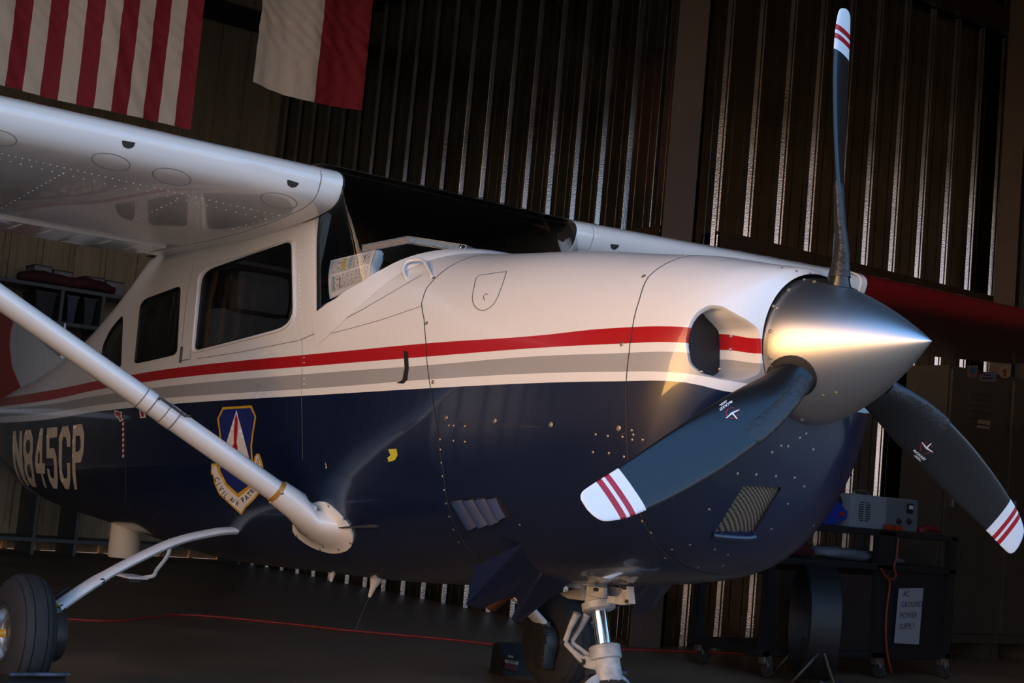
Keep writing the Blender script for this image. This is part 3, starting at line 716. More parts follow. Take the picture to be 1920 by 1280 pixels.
# ------------------------------------------------------------------ strut
Ls = Vector((-1.985, -.545, .765)); Ps = at(0, 557, 'y', -1.66); Us = Ls+(Ps-Ls)*1.80
ax = (Us-Ls).normalized(); ch = Vector((1, 0, 0)); ch = (ch-ax*ch.dot(ax)).normalized(); th = ax.cross(ch)
def strut_ring(p, c, t, n=24): return [p+ch*(c/2*math.cos(2*PI*j/n)*(1 if math.cos(2*PI*j/n) > 0 else 1.25))+th*(t/2*math.sin(2*PI*j/n)) for j in range(n)]
for sgn, nm in ((-1, 'wing_strut'), (1, 'wing_strut')):
    mb = MB(); rows = [strut_ring(Ls.lerp(Us, q), .125, .078) for q in (.0, .06, .2, .5, .8, 1)]
    if sgn == 1: rows = [[Vector((p.x, -p.y, p.z)) for p in r] for r in rows]
    mb.grid(rows, True); st = mb.build(nm, M['white'], PLANE, smooth=60)
    if sgn == -1: STRUT = st
def qpar(px): # parameter along the strut nearest to a picture column
    best = min(range(200), key=lambda i: abs((lambda d: 960+FPX*d.dot(_r)/d.dot(_f))(Ls.lerp(Us, i/200)-CAM_P)-px)); return best/200
for px, nm in ((276, 'clamp_band'), (318, 'clamp_band')):
    q = qpar(px); mb = MB(); mb.grid([strut_ring(Ls.lerp(Us, q+d), .125+e, .078+e) for d, e in ((-.008, -.001), (-.0078, .003), (.0078, .003), (.008, -.001))], True); mb.build(nm, M['white'], STRUT, smooth=25)
    for d in (-.009, .009):
        mb = MB(); mb.grid([strut_ring(Ls.lerp(Us, q+d+e), .1275, .0805) for e in (-.0008, .0008)], True); mb.build('band_edge', M['seamsoft'], STRUT, smooth=True)
    c = Ls.lerp(Us, q)-ch*.075; mb = MB(); mb.cyl(c-th*.012, c+th*.012, .006, n=10); mb.build('clamp_bolt', M['screw'], STRUT)
qa, qb = qpar(284), qpar(335); mb = MB(); e = ch*.072+th*.012
mb.tube([Ls.lerp(Us, qa)+e, Ls.lerp(Us, qa)+e*1.2, Ls.lerp(Us, (qa+qb)/2)+e*1.2, Ls.lerp(Us, qb)+e*1.15, Ls.lerp(Us, qb-.005)+e*1.5], .005, 8); mb.build('strut_rod', M['darkmetal'], STRUT, smooth=True)
q = qpar(527); mb = MB(); mb.grid([strut_ring(Ls.lerp(Us, q+d), .127+e, .080+e) for d, e in ((-.016, .0), (-.014, .002), (.010, .002), (.012, 0))], True); mb.build('amber_seal', M['amber'], STRUT, smooth=40)
# lower fairing: a boot around the strut that spreads into a plate on the fuselage
q = qpar(520); rows = []
plate = resample(rounded([(588, 940), (612, 938), (645, 968), (667, 1002), (660, 1028), (628, 1037), (585, 1024), (550, 998), (552, 975)], 16, 4), 5, True)
n = 28; pc = catmull([Vector((*p, 0)) for p in plate]+[Vector((*plate[0], 0))], 1)
L_ = [0]
for a, b in zip(pc, pc[1:]): L_.append(L_[-1]+(b-a).length)
pl = []
for j in range(n):
    d = L_[-1]*j/n; pl.append(hit(float(np.interp(d, L_, [v.x for v in pc])), float(np.interp(d, L_, [v.y for v in pc]))))
top = [Ls.lerp(Us, q)+ch*(.075*math.cos(2*PI*j/n))+th*(.047*math.sin(2*PI*j/n)) for j in range(n)]
def proj2(P): d = P-CAM_P; return (960+FPX*d.dot(_r)/d.dot(_f), 640-FPX*d.dot(_u)/d.dot(_f))
sh = min(range(n), key=lambda k: sum((pl[(j+k) % n][0]-top[j]).length for j in range(n))); fl_rev = False
sh2 = min(range(n), key=lambda k: sum((pl[(k-j) % n][0]-top[j]).length for j in range(n)))
if sum((pl[(sh2-j) % n][0]-top[j]).length for j in range(n)) < sum((pl[(j+sh) % n][0]-top[j]).length for j in range(n)): pl = [pl[(sh2-j) % n] for j in range(n)]
else: pl = [pl[(j+sh) % n] for j in range(n)]
cen = sum((p for p, _ in pl), Vector())/n; cn = sum((v for _, v in pl), Vector()).normalized()
inr = [cen+(p-cen)*.70+cn*.012 for p, _ in pl]; mid = [cen+(p-cen)*.60+cn*.045 for p, _ in pl]
base2 = [Ls.lerp(Us, q*.42)+ch*(.078*math.cos(2*PI*j/n))+th*(.052*math.sin(2*PI*j/n)) for j in range(n)]
rows = [[p+v*.001 for p, v in pl], [p+v*.008 for p, v in pl], inr, [a*.6+b*.4 for a, b in zip(mid, base2)], base2, [a*.5+b*.5 for a, b in zip(base2, top)], top, [t_-ax*.004-(t_-Ls.lerp(Us, q))*.12 for t_ in top]]
mb = MB(); mb.grid(rows, True); FAIR = mb.build('strut_fairing', M['white'], STRUT, smooth=70)
FBV = BVHTree.FromPolygons([Vector(v) for v in mb.v], mb.f)
# ------------------------------------------------------------------ landing gear
def tyre(name, c, R, W, parent, hub_r, grooves, hubmat):
    t = empty(name, c, parent=parent)
    prof = []
    for i in range(33):
        a = -PI*.62+PI*1.24*i/32; x = W/2*math.sin(a)/1.0; r = R-.32*W*(1-math.cos(a))-.0
        prof.append((r, x))
    pr = [(hub_r, -W*.42), (hub_r+.02, -W*.49)]
    k = 40
    for i in range(k+1):
        u = -1+2*i/k; x = u*W/2; r = hub_r+.02+(R-hub_r-.02)*(1-abs(u)**3.2)**.5
        for g in grooves:
            if abs(u-g) < .045: r -= .007
        pr.append((r, x*.98))
    pr += [(hub_r+.02, W*.49), (hub_r, W*.42)]
    mb = MB(); mb.lathe(pr, (0, 0, 0), (0, 1, 0), 64); mb.build('tyre', M['rubber'], t, smooth=45)
    mb = MB(); mb.lathe([(hub_r+.003, -W*.43), (hub_r+.006, -W*.46), (hub_r-.008, -W*.46), (hub_r-.014, -W*.30), (.07, -W*.22), (.05, -W*.34), (.0, -W*.36)], (0, 0, 0), (0, 1, 0), 40); mb.build('rim', hubmat, t, smooth=35)
    mb = MB(); mb.lathe([(hub_r, W*.43), (hub_r-.01, W*.3), (.05, W*.25), (0, W*.25)], (0, 0, 0), (0, 1, 0), 40); mb.build('inner_rim', M['darkmetal'], t, smooth=35)
    return t
for sgn in (-1, 1):
    w = tyre('main_wheel', (-2.763, sgn*1.285, .222), .222, .165, PLANE, .10, (-.62, -.3, .3, .62), M['alu'])
    if sgn == 1: w.rotation_euler = (0, 0, PI)
    mb = MB(); mb.lathe([(0, .03), (.085, .03), (.1, .04), (.104, .12), (.098, .142), (.05, .150), (0, .150)], (0, 0, 0), (0, 1, 0), 32); mb.build('brake_disc', M['darkmetal'], w, smooth=35)
    mb = MB(); mb.box((-.06, .12, -.05), (.08, .07, .12), bev=.01)
    for i in range(5): mb.cyl((-.085, .135, -.09+.035*i), (-.085, .165, -.09+.035*i), .008, n=8)
    mb.build('brake_caliper', M['darkmetal'], w, smooth=40)
    mb = MB(); mb.cyl((0, -.065, 0), (0, -.085, 0), .018, .012, 12); mb.build('hub_cap', M['gold'], w)
    P = catmull([(-2.76, sgn*.46, .655), (-2.76, sgn*.56, .64), (-2.76, sgn*.74, .585), (-2.76, sgn*.98, .455), (-2.76, sgn*1.16, .325), (-2.76, sgn*1.2, .285)], 6)
    mb = MB(); n = len(P); mb.tube(P, [.0165 if i < n*.6 else .0165+.004*(i/n) for i in range(n)], 14, True, sx=2.8, up=None)
    # flattened spring: wide along the airplane, thin across
    lg = mb.build('gear_leg', M['whitechip'], PLANE, smooth=60)
    mb = MB(); mb.box((-2.76, sgn*1.175, .275), (.11, .035, .11), bev=.01); mb.build('axle_fitting', M['darkmetal'], lg, smooth=40)
    if sgn == -1:
        mb = MB(); pp = [P[int(n*.72)]+Vector((-.05, 0, .03)), P[int(n*.8)]+Vector((-.055, 0, .028)), P[int(n*.9)]+Vector((-.06, 0, .03)), Vector((-2.82, -1.17, .30))]
        mb.tube(catmull(pp, 5), .007, 8); mb.build('brake_hose', M['black'], lg, smooth=True)
        for u, rr in ((.62, .011), (.80, .014), (.87, .008)):
            p = P[int(n*u)]; mb = MB(); mb.dome(p+Vector((.049, 0, .002)), (1, -.25, .1), rr, .12, 7); mb.build('paint_chip', M['black'], lg)
        p = P[int(n*.78)]; mb = MB(); d = (P[int(n*.82)]-p).normalized(); mb.tube([p, p+d*.03], .0225, 14, True, sx=2.3); mb.build('rust_patch', M['amber'], lg, smooth=60)
# step by the gear leg
sp0 = at(318, 1012, 'y', -.62); sp1 = at(316, 1038, 'y', -.66); sp2 = at(285, 1080, 'y', -.74); sp3 = at(250, 1084, 'y', -.78)
mb = MB(); mb.tube(catmull([sp0, sp1, sp1.lerp(sp2, .7), sp2, sp3], 6), .0085, 8); stp = mb.build('entry_step', M['whitechip'], PLANE, smooth=True)
mb = MB(); mb.box(sp3+Vector((0, -.01, .008)), (.16, .085, .010), bev=.004); mb.build('step_plate', M['whitechip'], stp, smooth=40)
mb = MB(); mb.box(sp3+Vector((0, -.01, -.006)), (.09, .05, .018), bev=.004); mb.build('step_bracket', M['darkmetal'], stp)
# belly antennas and drum
c = at(236, 998, 'y', -.16); mb = MB(); mb.lathe([(.0, -.13), (.074, -.13), (.080, -.122), (.080, .05)], (c.x, c.y, c.z+.0), (0, 0, 1), 32); mb.build('camera_housing', M['cream'], PLANE, smooth=40)
c = at(706, 1084, 'y', -.05); d = at(693, 1118, 'y', -.05); mb = MB(); mb.tube([c+Vector((0, 0, .03)), c, c.lerp(d, .5), d], [.030, .027, .013, .007], 12); an = mb.build('belly_antenna', M['white'], PLANE, smooth=50)
e = at(666, 1182, 'y', -.05); mb = MB(); mb.tube([d, d.lerp(e, .5)+Vector((0, 0, .01)), e], .0012, 5); mb.build('whip', M['alu'], an)
c = at(624, 1076, 'y', -.1); mb = MB(); mb.tube([c+Vector((0, 0, .03)), c, c-Vector((.008, 0, .03))], [.014, .011, .006], 10); mb.build('belly_antenna', M['white'], PLANE, smooth=50)
mb = MB(); c = at(122, 606, 'y', 0); mb.tube([c+Vector((.03, 0, -.25)), c+Vector((.01, 0, -.05)), c], [.018, .010, .006], 8); mb.build('roof_antenna', M['white'], PLANE, smooth=True)
# ---- nose gear
M['gearwhite'] = mat('gear_casting_white', (.40, .39, .37), .5, var=.35, vscale=30)
NX = lambda x, y, yy=0: at(x, y, 'y', yy)
a = NX(1117, 1100); b = NX(1136, 1232); axn = (a-b).normalized()
NG = empty('nose_gear', (b.x, 0, 0), parent=PLANE)
def ng(mb, nm, m, sm=45): 
    o = mb.build(nm, m, None, sm); o.parent = NG; o.matrix_parent_inverse = Matrix.Translation((-b.x, 0, 0)); return o
mb = MB(); mb.cyl(b-axn*.02, a+axn*.02, .0265, n=24); ng(mb, 'piston', M['chrome'])
mb = MB(); mb.lathe([(0, -.005), (.05, -.005), (.056, .0), (.056, .022), (.045, .026), (.038, .05), (.04, .085), (.05, .09), (.05, .12), (.038, .13), (.036, .22), (0, .22)], a-axn*.075+Vector((0, 0, .0)), axn, 24); ng(mb, 'upper_collar', M['gearwhite'])
mb = MB()
for s in (-1, 1): mb = MB(); mb.box(a+Vector((.06, s*.045, -.01)), (.09, .018, .035), bev=.005); ng(mb, 'steering_arm', M['gearwhite'])
mb = MB(); mb.box(a+Vector((-.03, -.06, .015)), (.06, .04, .05), bev=.008); ng(mb, 'steering_lug', M['gearwhite']); mb = MB(); mb.box(a+Vector((.03, -.06, .02)), (.05, .03, .03), bev=.006); ng(mb, 'steering_lug', M['gearwhite'])
br = [NX(1146, 1130, -.06), NX(1165, 1134, -.06), NX(1180, 1131, -.06), NX(1177, 1099, -.06), NX(1168, 1098, -.06), NX(1166, 1110, -.06), NX(1158, 1118, -.06), NX(1140, 1117, -.06), NX(1137, 1130, -.06)]
mb = MB(); mb.prism(br, (.004, .022, 0)); ng(mb, 'steering_bracket', M['gearwhite'], False)
mb = MB()
for x, y in ((1172, 1102), (1176, 1127), (1117, 1105)): p = NX(x, y, -.062); mb.cyl(p+Vector((0, -.006, 0)), p+Vector((0, .03, 0)), .006, n=8)
ng(mb, 'bolt', M['darkmetal'])
t1 = NX(1092, 1150, -.02); t2 = NX(1065, 1204, -.03); t3 = NX(1106, 1240, -.02)
for s in (-1, 1):
    o_ = Vector((0, s*.022, 0)); mb = MB(); mb.tube([t1+o_, t1.lerp(t2, .5)+o_, t2+o_*.6], [.014, .009, .009], 8); ng(mb, 'torque_link', M['gearwhite'])
    mb = MB(); mb.tube([t2+o_*.6, t2.lerp(t3, .5)+o_, t3+o_], [.009, .009, .015], 8); ng(mb, 'torque_link', M['gearwhite'])
mb = MB(); mb.cyl(t2-Vector((0, .03, 0)), t2+Vector((0, .03, 0)), .009, n=10); ng(mb, 'link_pin', M['darkmetal']); mb = MB(); mb.cyl(t3-Vector((0, .035, 0)), t3+Vector((0, .035, 0)), .01, n=10); ng(mb, 'link_pin', M['darkmetal'])
mb = MB(); mb.lathe([(0, -.10), (.042, -.10), (.046, -.09), (.044, -.01), (.052, -.005), (.052, .035), (.044, .04), (0, .04)], b, axn, 24); ng(mb, 'lower_collar', M['gearwhite'])
mb = MB(); mb.box(t3+Vector((.025, -.0, 0)), (.06, .05, .04), bev=.006); ng(mb, 'link_lug', M['gearwhite'])
WC = Vector((b.x+.02, 0, .176)); fk = []
for i in range(19): a_ = PI*i/18; fk.append(WC+Vector((0, -.098*math.cos(a_), .05+.100*math.sin(a_)**.8)))
fk = [WC+Vector((0, -.10, 0))]+fk+[WC+Vector((0, .10, 0))]
mb = MB(); mb.tube(fk, .017, 10, True, sx=2.2); ng(mb, 'fork', M['gearwhite'])
nwh = tyre('nose_wheel', WC, .176, .13, None, .075, (-.5, 0, .5), M['alu']); nwh.parent = NG; nwh.matrix_parent_inverse = Matrix.Translation((-b.x, 0, 0))
nwh.name = 'nose_tyre'
# merge the wheel's pieces under the gear so nothing lies deeper than three levels
for ch_ in list(nwh.children): ch_.parent = NG; ch_.location = WC; ch_.matrix_parent_inverse = Matrix.Translation((-b.x, 0, 0))
bpy.data.objects.remove(nwh)
mb = MB(); mb.cyl(WC-Vector((0, .12, 0)), WC+Vector((0, .12, 0)), .012, n=12); ng(mb, 'axle', M['darkmetal'])
mb = MB(); mb.cyl(b+Vector((0, -.05, -.05)), b+Vector((0, -.075, -.05)), .012, n=8); mb.cyl(b+Vector((0, .05, -.05)), b+Vector((0, .085, -.05)), .014, n=8); ng(mb, 'fork_bolt', M['darkmetal'])
mb = MB(); q = [NX(1048, 1112, .02), NX(1088, 1101, .02), NX(1090, 1125, .02), NX(1066, 1122, .02)]; mb.prism(q, (0, .05, 0)); ng(mb, 'gear_door_bracket', M['cream'], False)
# ---- cowl flaps, exhaust
def flap_set(sgn):
    f1 = at(985, 1015, 'y', -.375); f2 = at(1072, 1089, 'y', -.14); f3 = at(876, 1131, 'y', -.40); f4 = at(975, 1167, 'y', -.13); nrm = (f2-f1).cross(f3-f1).normalized()
    if nrm.x < 0: nrm = -nrm
    # panel outline with an arched cut-out along the rear edge
    def P(u, v): return (f1.lerp(f2, u)).lerp(f3.lerp(f4, u), v)
    out = [P(0, 0), P(.5, 0), P(1, 0), P(1, .5), P(1, 1), P(.90, 1.0)]+[P(.84-.56*i/10, 1-.34*math.sin(PI*i/10)) for i in range(11)]+[P(.22, 1.02), P(0, 1.02), P(0, .5)]
    s2 = at(889, 1062, 'y', -.43)
    mb = MB()
    mb.prism(out, -nrm*.006)
    mb.prism([P(0, 0), s2, P(0, 1.02)], (0, .005, 0))
    if sgn == 1: mb.v = [(x, -y, z) for x, y, z in mb.v]
    return mb
M['flapblue'] = mat('blue_paint_satin', BLUE, .38, coat=.3)
for sgn in (-1, 1): flap_set(sgn).build('cowl_flap', M['blue'], PLANE)
ex = [Vector((-.95, -.10, .70)), Vector((-1.10, -.12, .65)), at(945, 1105, 'y', -.16), at(918, 1128, 'y', -.17)]
mb = MB(); mb.tube(ex, .038, 20, False); mb.tube(ex, .034, 20, False); mb.build('exhaust_pipe', M['rust'], PLANE, smooth=60, recalc=False)
p0 = NX(966, 1112, -.16); p1 = NX(982, 1130, -.16); mb = MB(); mb.tube([p0, p1], .014, 8); mb.build('flap_rod', M['whitechip'], PLANE)
# ---- air inlet in the nose bowl, chin intake
cen = sum((hit(*p)[0] for p in INLET_PX), Vector())/len(INLET_PX); ring = [hit(*p) for p in INLET_PX]
rows = [[p for p, n in ring], [p-n*.004+(cen-p).normalized()*.003 for p, n in ring], [p-n*.012+(cen-p).normalized()*.006+Vector((-.004, 0, 0)) for p, n in ring], [Vector((min(-.235, p.x-.03), p.y+(cen.y-p.y)*.10, p.z+(cen.z-p.z)*.07)) for p, n in ring]]
for sgn in (-1, 1):
    rr = rows if sgn == -1 else [[Vector((p.x, -p.y, p.z)) for p in r] for r in rows]
    mb = MB(); mb.grid(rr, True); inl = mb.build('air_inlet', M['paint'], BOWL, smooth=50)
    mb = MB(); y0 = sgn*.17
    mb.add([Vector((r_.x+.001, r_.y, r_.z)) for r_ in rr[-1]], [tuple(range(len(rr[-1])))]); mb.build('inlet_baffle', M['black'], BOWL)
    mb = MB()
    if sgn == -1:
        for i in range(9): mb.box((-.232, -.365, 1.315+i*.008), (.006, .05, .003))
        mb.build('cylinder_fins', M['darkmetal'], BOWL)
cm = bpy.data.materials.new('intake_screen'); cm.use_nodes = True; nt = cm.node_tree; b_ = nt.nodes['Principled BSDF']
tc = nt.nodes.new('ShaderNodeTexCoord'); wv = []
for ax_ in ((1, -.7, 0), (0, 0, 1)):
    dp = nt.nodes.new('ShaderNodeVectorMath'); dp.operation = 'DOT_PRODUCT'; nt.links.new(tc.outputs['Object'], dp.inputs[0]); dp.inputs[1].default_value = [v*(1000 if ax_[2] else 820) for v in ax_]
    sn = nt.nodes.new('ShaderNodeMath'); sn.operation = 'SINE'; nt.links.new(dp.outputs['Value'], sn.inputs[0]); wv.append(sn)
mu = nt.nodes.new('ShaderNodeMath'); mu.operation = 'MULTIPLY'; nt.links.new(wv[0].outputs[0], mu.inputs[0]); nt.links.new(wv[1].outputs[0], mu.inputs[1])
rp = nt.nodes.new('ShaderNodeMapRange'); rp.inputs['From Min'].default_value = -.35; rp.inputs['From Max'].default_value = .35; nt.links.new(mu.outputs[0], rp.inputs[0])
cx = nt.nodes.new('ShaderNodeMix'); cx.data_type = 'RGBA'; cx.inputs[6].default_value = (.012, .010, .008, 1); cx.inputs[7].default_value = (.30, .24, .17, 1); nt.links.new(rp.outputs[0], cx.inputs[0]); nt.links.new(cx.outputs[2], b_.inputs['Base Color'])
b_.inputs['Metallic'].default_value = .6; b_.inputs['Roughness'].default_value = .45
bm_ = nt.nodes.new('ShaderNodeBump'); bm_.inputs['Strength'].default_value = .6; bm_.inputs['Distance'].default_value = .002; nt.links.new(rp.outputs[0], bm_.inputs['Height']); nt.links.new(bm_.outputs[0], b_.inputs['Normal'])
scr = decal('intake_screen', [CHIN_PX], cm, BOWL, off=-.010)
ring = [hit(*p) for p in CHIN_PX]; mb = MB(); mb.grid([[p for p, n in ring], [p-n*.012 for p, n in ring]], True); mb.build('intake_frame', M['blue'], BOWL, smooth=40)
lip = [hit(*p) for p in ((1336, 1002), (1350, 1004), (1375, 1006), (1400, 1007), (1414, 1005))]; mb = MB(); mb.tube(catmull([p+n*.004 for p, n in lip], 4), .011, 10); mb.build('intake_lip', M['blue'], BOWL, smooth=60)
# ---- small fittings: static wicks, tie-down ring, roof stub
for (x0, y0), (x1, y1) in (((1764, 666), (1802, 656)), ((1826, 660), (1866, 655))):
    p = at(x1, y1, 'x', -3.50); q = at(x0, y0, 'x', -3.66); mb = MB(); mb.tube([p, q], .003, 6); mb.build('static_wick', M['alu'], LWING)
tr = [at(x, y, 'x', -2.12) for x, y in ((1612, 545), (1622, 551), (1638, 550), (1641, 555), (1638, 560))]; mb = MB(); mb.tube(catmull(tr, 4), .004, 6); mb.build('tie_down_ring', M['alu'], LWING, smooth=True)
p = at(733, 353, 'y', 0); mb = MB(); mb.tube([p-Vector((0, 0, .05)), p, p+Vector((-.02, 0, .03))], [.009, .008, .006], 8); mb.build('roof_antenna', M['white'], PLANE, smooth=True)
# ---- tail
mb = MB(); fo = [(-5.75, 1.42), (-6.24, 1.47), (-6.6, 1.555), (-6.95, 1.665), (-7.25, 1.735), (-7.42, 1.79), (-7.55, 1.87), (-7.75, 2.10), (-8.15, 2.72), (-8.3, 2.80), (-8.62, 2.80), (-8.5, 1.15), (-7.2, 1.2)]
def fin_part(name, poly, m, w):
    mb = MB(); mb.prism([(x, -w, z) for x, z in poly], (0, 2*w, 0)); return mb.build(name, m, PLANE)
fin = fin_part('dorsal_fin', [(-5.75, 1.40), (-6.24, 1.47), (-6.6, 1.565), (-6.95, 1.672), (-7.25, 1.745), (-7.36, 1.775), (-7.40, 1.70), (-7.38, 1.60), (-7.28, 1.46), (-7.05, 1.32), (-6.9, 1.22)], M['white'], .022)
fin_part('vertical_fin', [(-6.9, 1.22), (-7.05, 1.32), (-7.28, 1.46), (-7.38, 1.60), (-7.40, 1.70), (-7.36, 1.775), (-7.50, 1.82), (-7.85, 1.97), (-8.2, 2.25), (-8.55, 2.72), (-8.65, 2.80), (-8.95, 2.80), (-8.5, 1.15)], M['red'], .03)
mb = MB()
for sgn in (-1, 1): mb.prism([(-7.5, sgn*.05, 1.16), (-7.62, sgn*1.9, 1.16), (-8.4, sgn*1.95, 1.15), (-8.45, sgn*.05, 1.15)], (0, 0, .05))
mb.build('tailplane', M['white'], PLANE)
# ------------------------------------------------------------------ seams, fasteners, markings on the airplane
def surfpts(L):
    out = []
    for v in L:
        s, p = v.x, v.y/KP; out.append((surf(s, p), snorm(s, p)))
    return out
def line(name, pts3, w, m, par):
    return ribbon(name, None, w, m, par, pts3=pts3)
line('cowling_seam', surfpts(LA), .0034, M['seam'], FUS); line('bowl_seam', surfpts(LB), .003, M['seam'], BOWL)
line('cowling_split_line', surfpts(SPLIT), .0022, M['seam'], LCOWL)
ribbon('panel_seam', [(563, 637), (620, 612), (680, 580), (740, 545), (790, 516)], .003, M['seamsoft'], FUS)
ribbon('panel_seam', [(595, 631), (660, 615), (720, 598), (790, 574)], .0022, M['seamsoft'], FUS)
ribbon('panel_seam', [(370, 672), (450, 660), (560, 638)], .0024, M['seamsoft'], FUS)
ribbon('panel_seam', [(362, 500), (350, 560), (342, 640), (340, 655)], .0026, M['seamsoft'], FUS)
ribbon('panel_seam', [(567, 635), (566, 740), (568, 860)], .0016, M['seamsoft'], FUS)
ribbon('panel_seam', [(232, 700), (234, 790), (236, 880), (236, 950)], .0018, M['seamsoft'], FUS)
ribbon('panel_seam', [(168, 640), (172, 700), (174, 770)], .0018, M['seamsoft'], FUS)
door_px = [(899, 516), (950, 509), (940, 540), (929, 565), (918, 577), (905, 582), (893, 577), (886, 562), (889, 540), (899, 516)]
ribbon('oil_door', catmull([Vector((*p, 0)) for p in door_px[1:]+[door_px[1]]], 4)[:-4], .0022, M['seam'], UCOWL, step=4)
ribbon('oil_door_seam', [(899, 516), (950, 509)], .0022, M['seam'], UCOWL, step=4)
ribbon('oil_door_latch', [(915, 552), (910, 551), (907, 555), (907, 560), (910, 563)], .0022, M['seam'], UCOWL, step=2)
def fastener(px, r, par, bvh=None, me={}):
    if r not in me:
        b = MB(); b.lathe([(r, 0), (r, .0018), (r*.72, .0028), (r*.66, .0012), (r*.3, .0012), (0, .0022)], (0, 0, 0), (0, 0, 1), 16); me[r] = b.mesh('fastener', M['screw'], smooth=40)
    p, n = hit(*px, bvh); o = link('fastener', me[r], par); o.location = p; o.rotation_mode = 'QUATERNION'; o.rotation_quaternion = Vector((0, 0, 1)).rotation_difference(n); return o
for p in ((1207, 518), (1166, 645), (813, 521), (800, 606), (812, 716), (1285, 479)): fastener(p, .0068, UCOWL)
for p in ((837, 783), (928, 789), (1033, 796), (1160, 803)): fastener(p, .0085, UCOWL)
def c7(x, y): return (780+x/3.692, 690+y/3.692)
scr_l = [c7(*p) for p in ((225, 397), (259, 399), (336, 401), (164, 493), (257, 503), (336, 510), (166, 564), (174, 656), (181, 750), (193, 845), (207, 938), (229, 1028), (258, 1118), (1243, 459), (1326, 470), (1428, 476), (1224, 583), (1334, 590), (1438, 614), (718, 1085), (1566, 1062), (1626, 1140), (295, 1205))]
rivets('cowling_screws', scr_l, .0048, M['screw'], LCOWL)
scr_b = [c7(*p) for p in ((1492, 431), (1496, 497), (1568, 497))]+[(1152+35, 815), (1512, 813), (1500, 821), (1465, 836), (1478, 837), (1448, 848), (1525, 843), (1383, 888), (1418, 890), (1455, 893), (1490, 896), (1508, 912), (1330, 955), (1477, 945), (1446, 992), (1294, 1021), (1340, 1030), (1365, 1040), (1356, 1060), (1525, 1085-100), (1309, 1063), (1260, 1030), (1230, 1068), (1200, 1074), (1247, 1046), (1371, 630), (1370, 655), (1466, 502), (1493, 508), (1519, 513)]
rivets('bowl_screws', scr_b, .0048, M['screw'], BOWL)
rivets('inlet_screws', [(1315, 697), (1350, 692)], .005, M['screw'], BOWL)
for p in ((1450, 573), (1457, 576+0), (1444, 621), (1444, 671), (1479, 543), (1508, 524), (1527, 528), (1504, 787), (1536, 798), (1568, 792), (1446, 688)): fastener(p, .0058, SPIN, SBV)
# louvres on the lower cowling
M['louvrelit'] = mat('louvre_skylit_blue', (.007, .024, .075), .4, coat=.3)  # body blue lightened, sky light on the louvres put into the colour
Lq = [[(853, 938), (865, 937), (897, 985), (884, 989)], [(873, 937), (886, 936), (917, 982), (904, 985)], [(896, 935), (909, 934), (936, 977), (924, 980)], [(918, 934), (930, 933), (948, 969), (938, 972)]]
for q in Lq:
    (a, na), (b, nb), (c, nc), (d, nd) = [hit(*p) for p in q]
    mb = MB(); k = .020; mb.grid([[a+na*k, a.lerp(b, .5)+na*k*.75, b+nb*.001], [d+nd*k, d.lerp(c, .5)+nd*k*.75, c+nc*.001]]); mb.f += [(0, 3, 5, 2)]; mb.mi.append(0)
    mb.add([a+na*k, d+nd*k, d, a], [(0, 1, 2, 3)]); mb.build('louvre', M['louvrelit'], LCOWL, smooth=40)
decal('louvre_painted_shadow', [[(849, 937), (935, 930), (958, 968), (884, 992)]], M['black'], LCOWL, off=.0006)  # flat black patch on the skin, painted shadow between the louvres
# handle, hinge, latches, tabs
hp = [hit(*p) for p in ((762, 523), (759, 510), (768, 500), (793, 497), (802, 504), (810, 520))]
mb = MB(); mb.tube(catmull([hp[0][0], hp[1][0]+hp[1][1]*.014, hp[2][0]+hp[2][1]*.022, hp[3][0]+hp[3][1]*.022, hp[4][0]+hp[4][1]*.015, hp[5][0]], 5), .0062, 8); mb.build('grab_handle', M['white'], UCOWL, smooth=True)
p, n = hit(341, 665); mb = MB(); mb.cyl(p+Vector((0, -.004, .035)), p+Vector((0, -.004, -.035)), .006, n=10); mb.build('door_hinge', M['darkmetal'], FUS)
ribbon('hinge_plate', [(340, 676), (357, 673), (358, 655)], .004, M['seamsoft'], FUS, off=.002, step=3)
decal('side_vent_slot', [[(757, 656), (765, 660), (767, 690), (764, 712), (757, 719), (744, 718), (755, 712), (759, 690)]], M['black'], FUS, step=4)
decal('yellow_tag', [[(728, 842), (744, 841), (746, 853), (741, 862), (729, 866), (727, 858), (733, 853)]], mat('yellow_tag', (.52, .46, .03), .5), FUS, step=5)
p, n = hit(640, 988, FBV); q, n2 = hit(712, 986); mb = MB(); mb.prism([p+n*.002, q+n2*.002, q+n2*.002+Vector((-.02, 0, .008)), p+n*.012+Vector((0, 0, .006))], (0, -.003, -.004)); mb.build('strut_blade_tab', M['darkmetal'], FUS)
rivets('fairing_screws', [(616, 949), (645, 973), (657, 1018), (635, 1030), (600, 1030), (556, 1005), (552, 984), (534, 970), (575, 1003), (601, 1020), (585, 1013), (606, 1025)], .0065, M['screw'], FAIR, FBV)
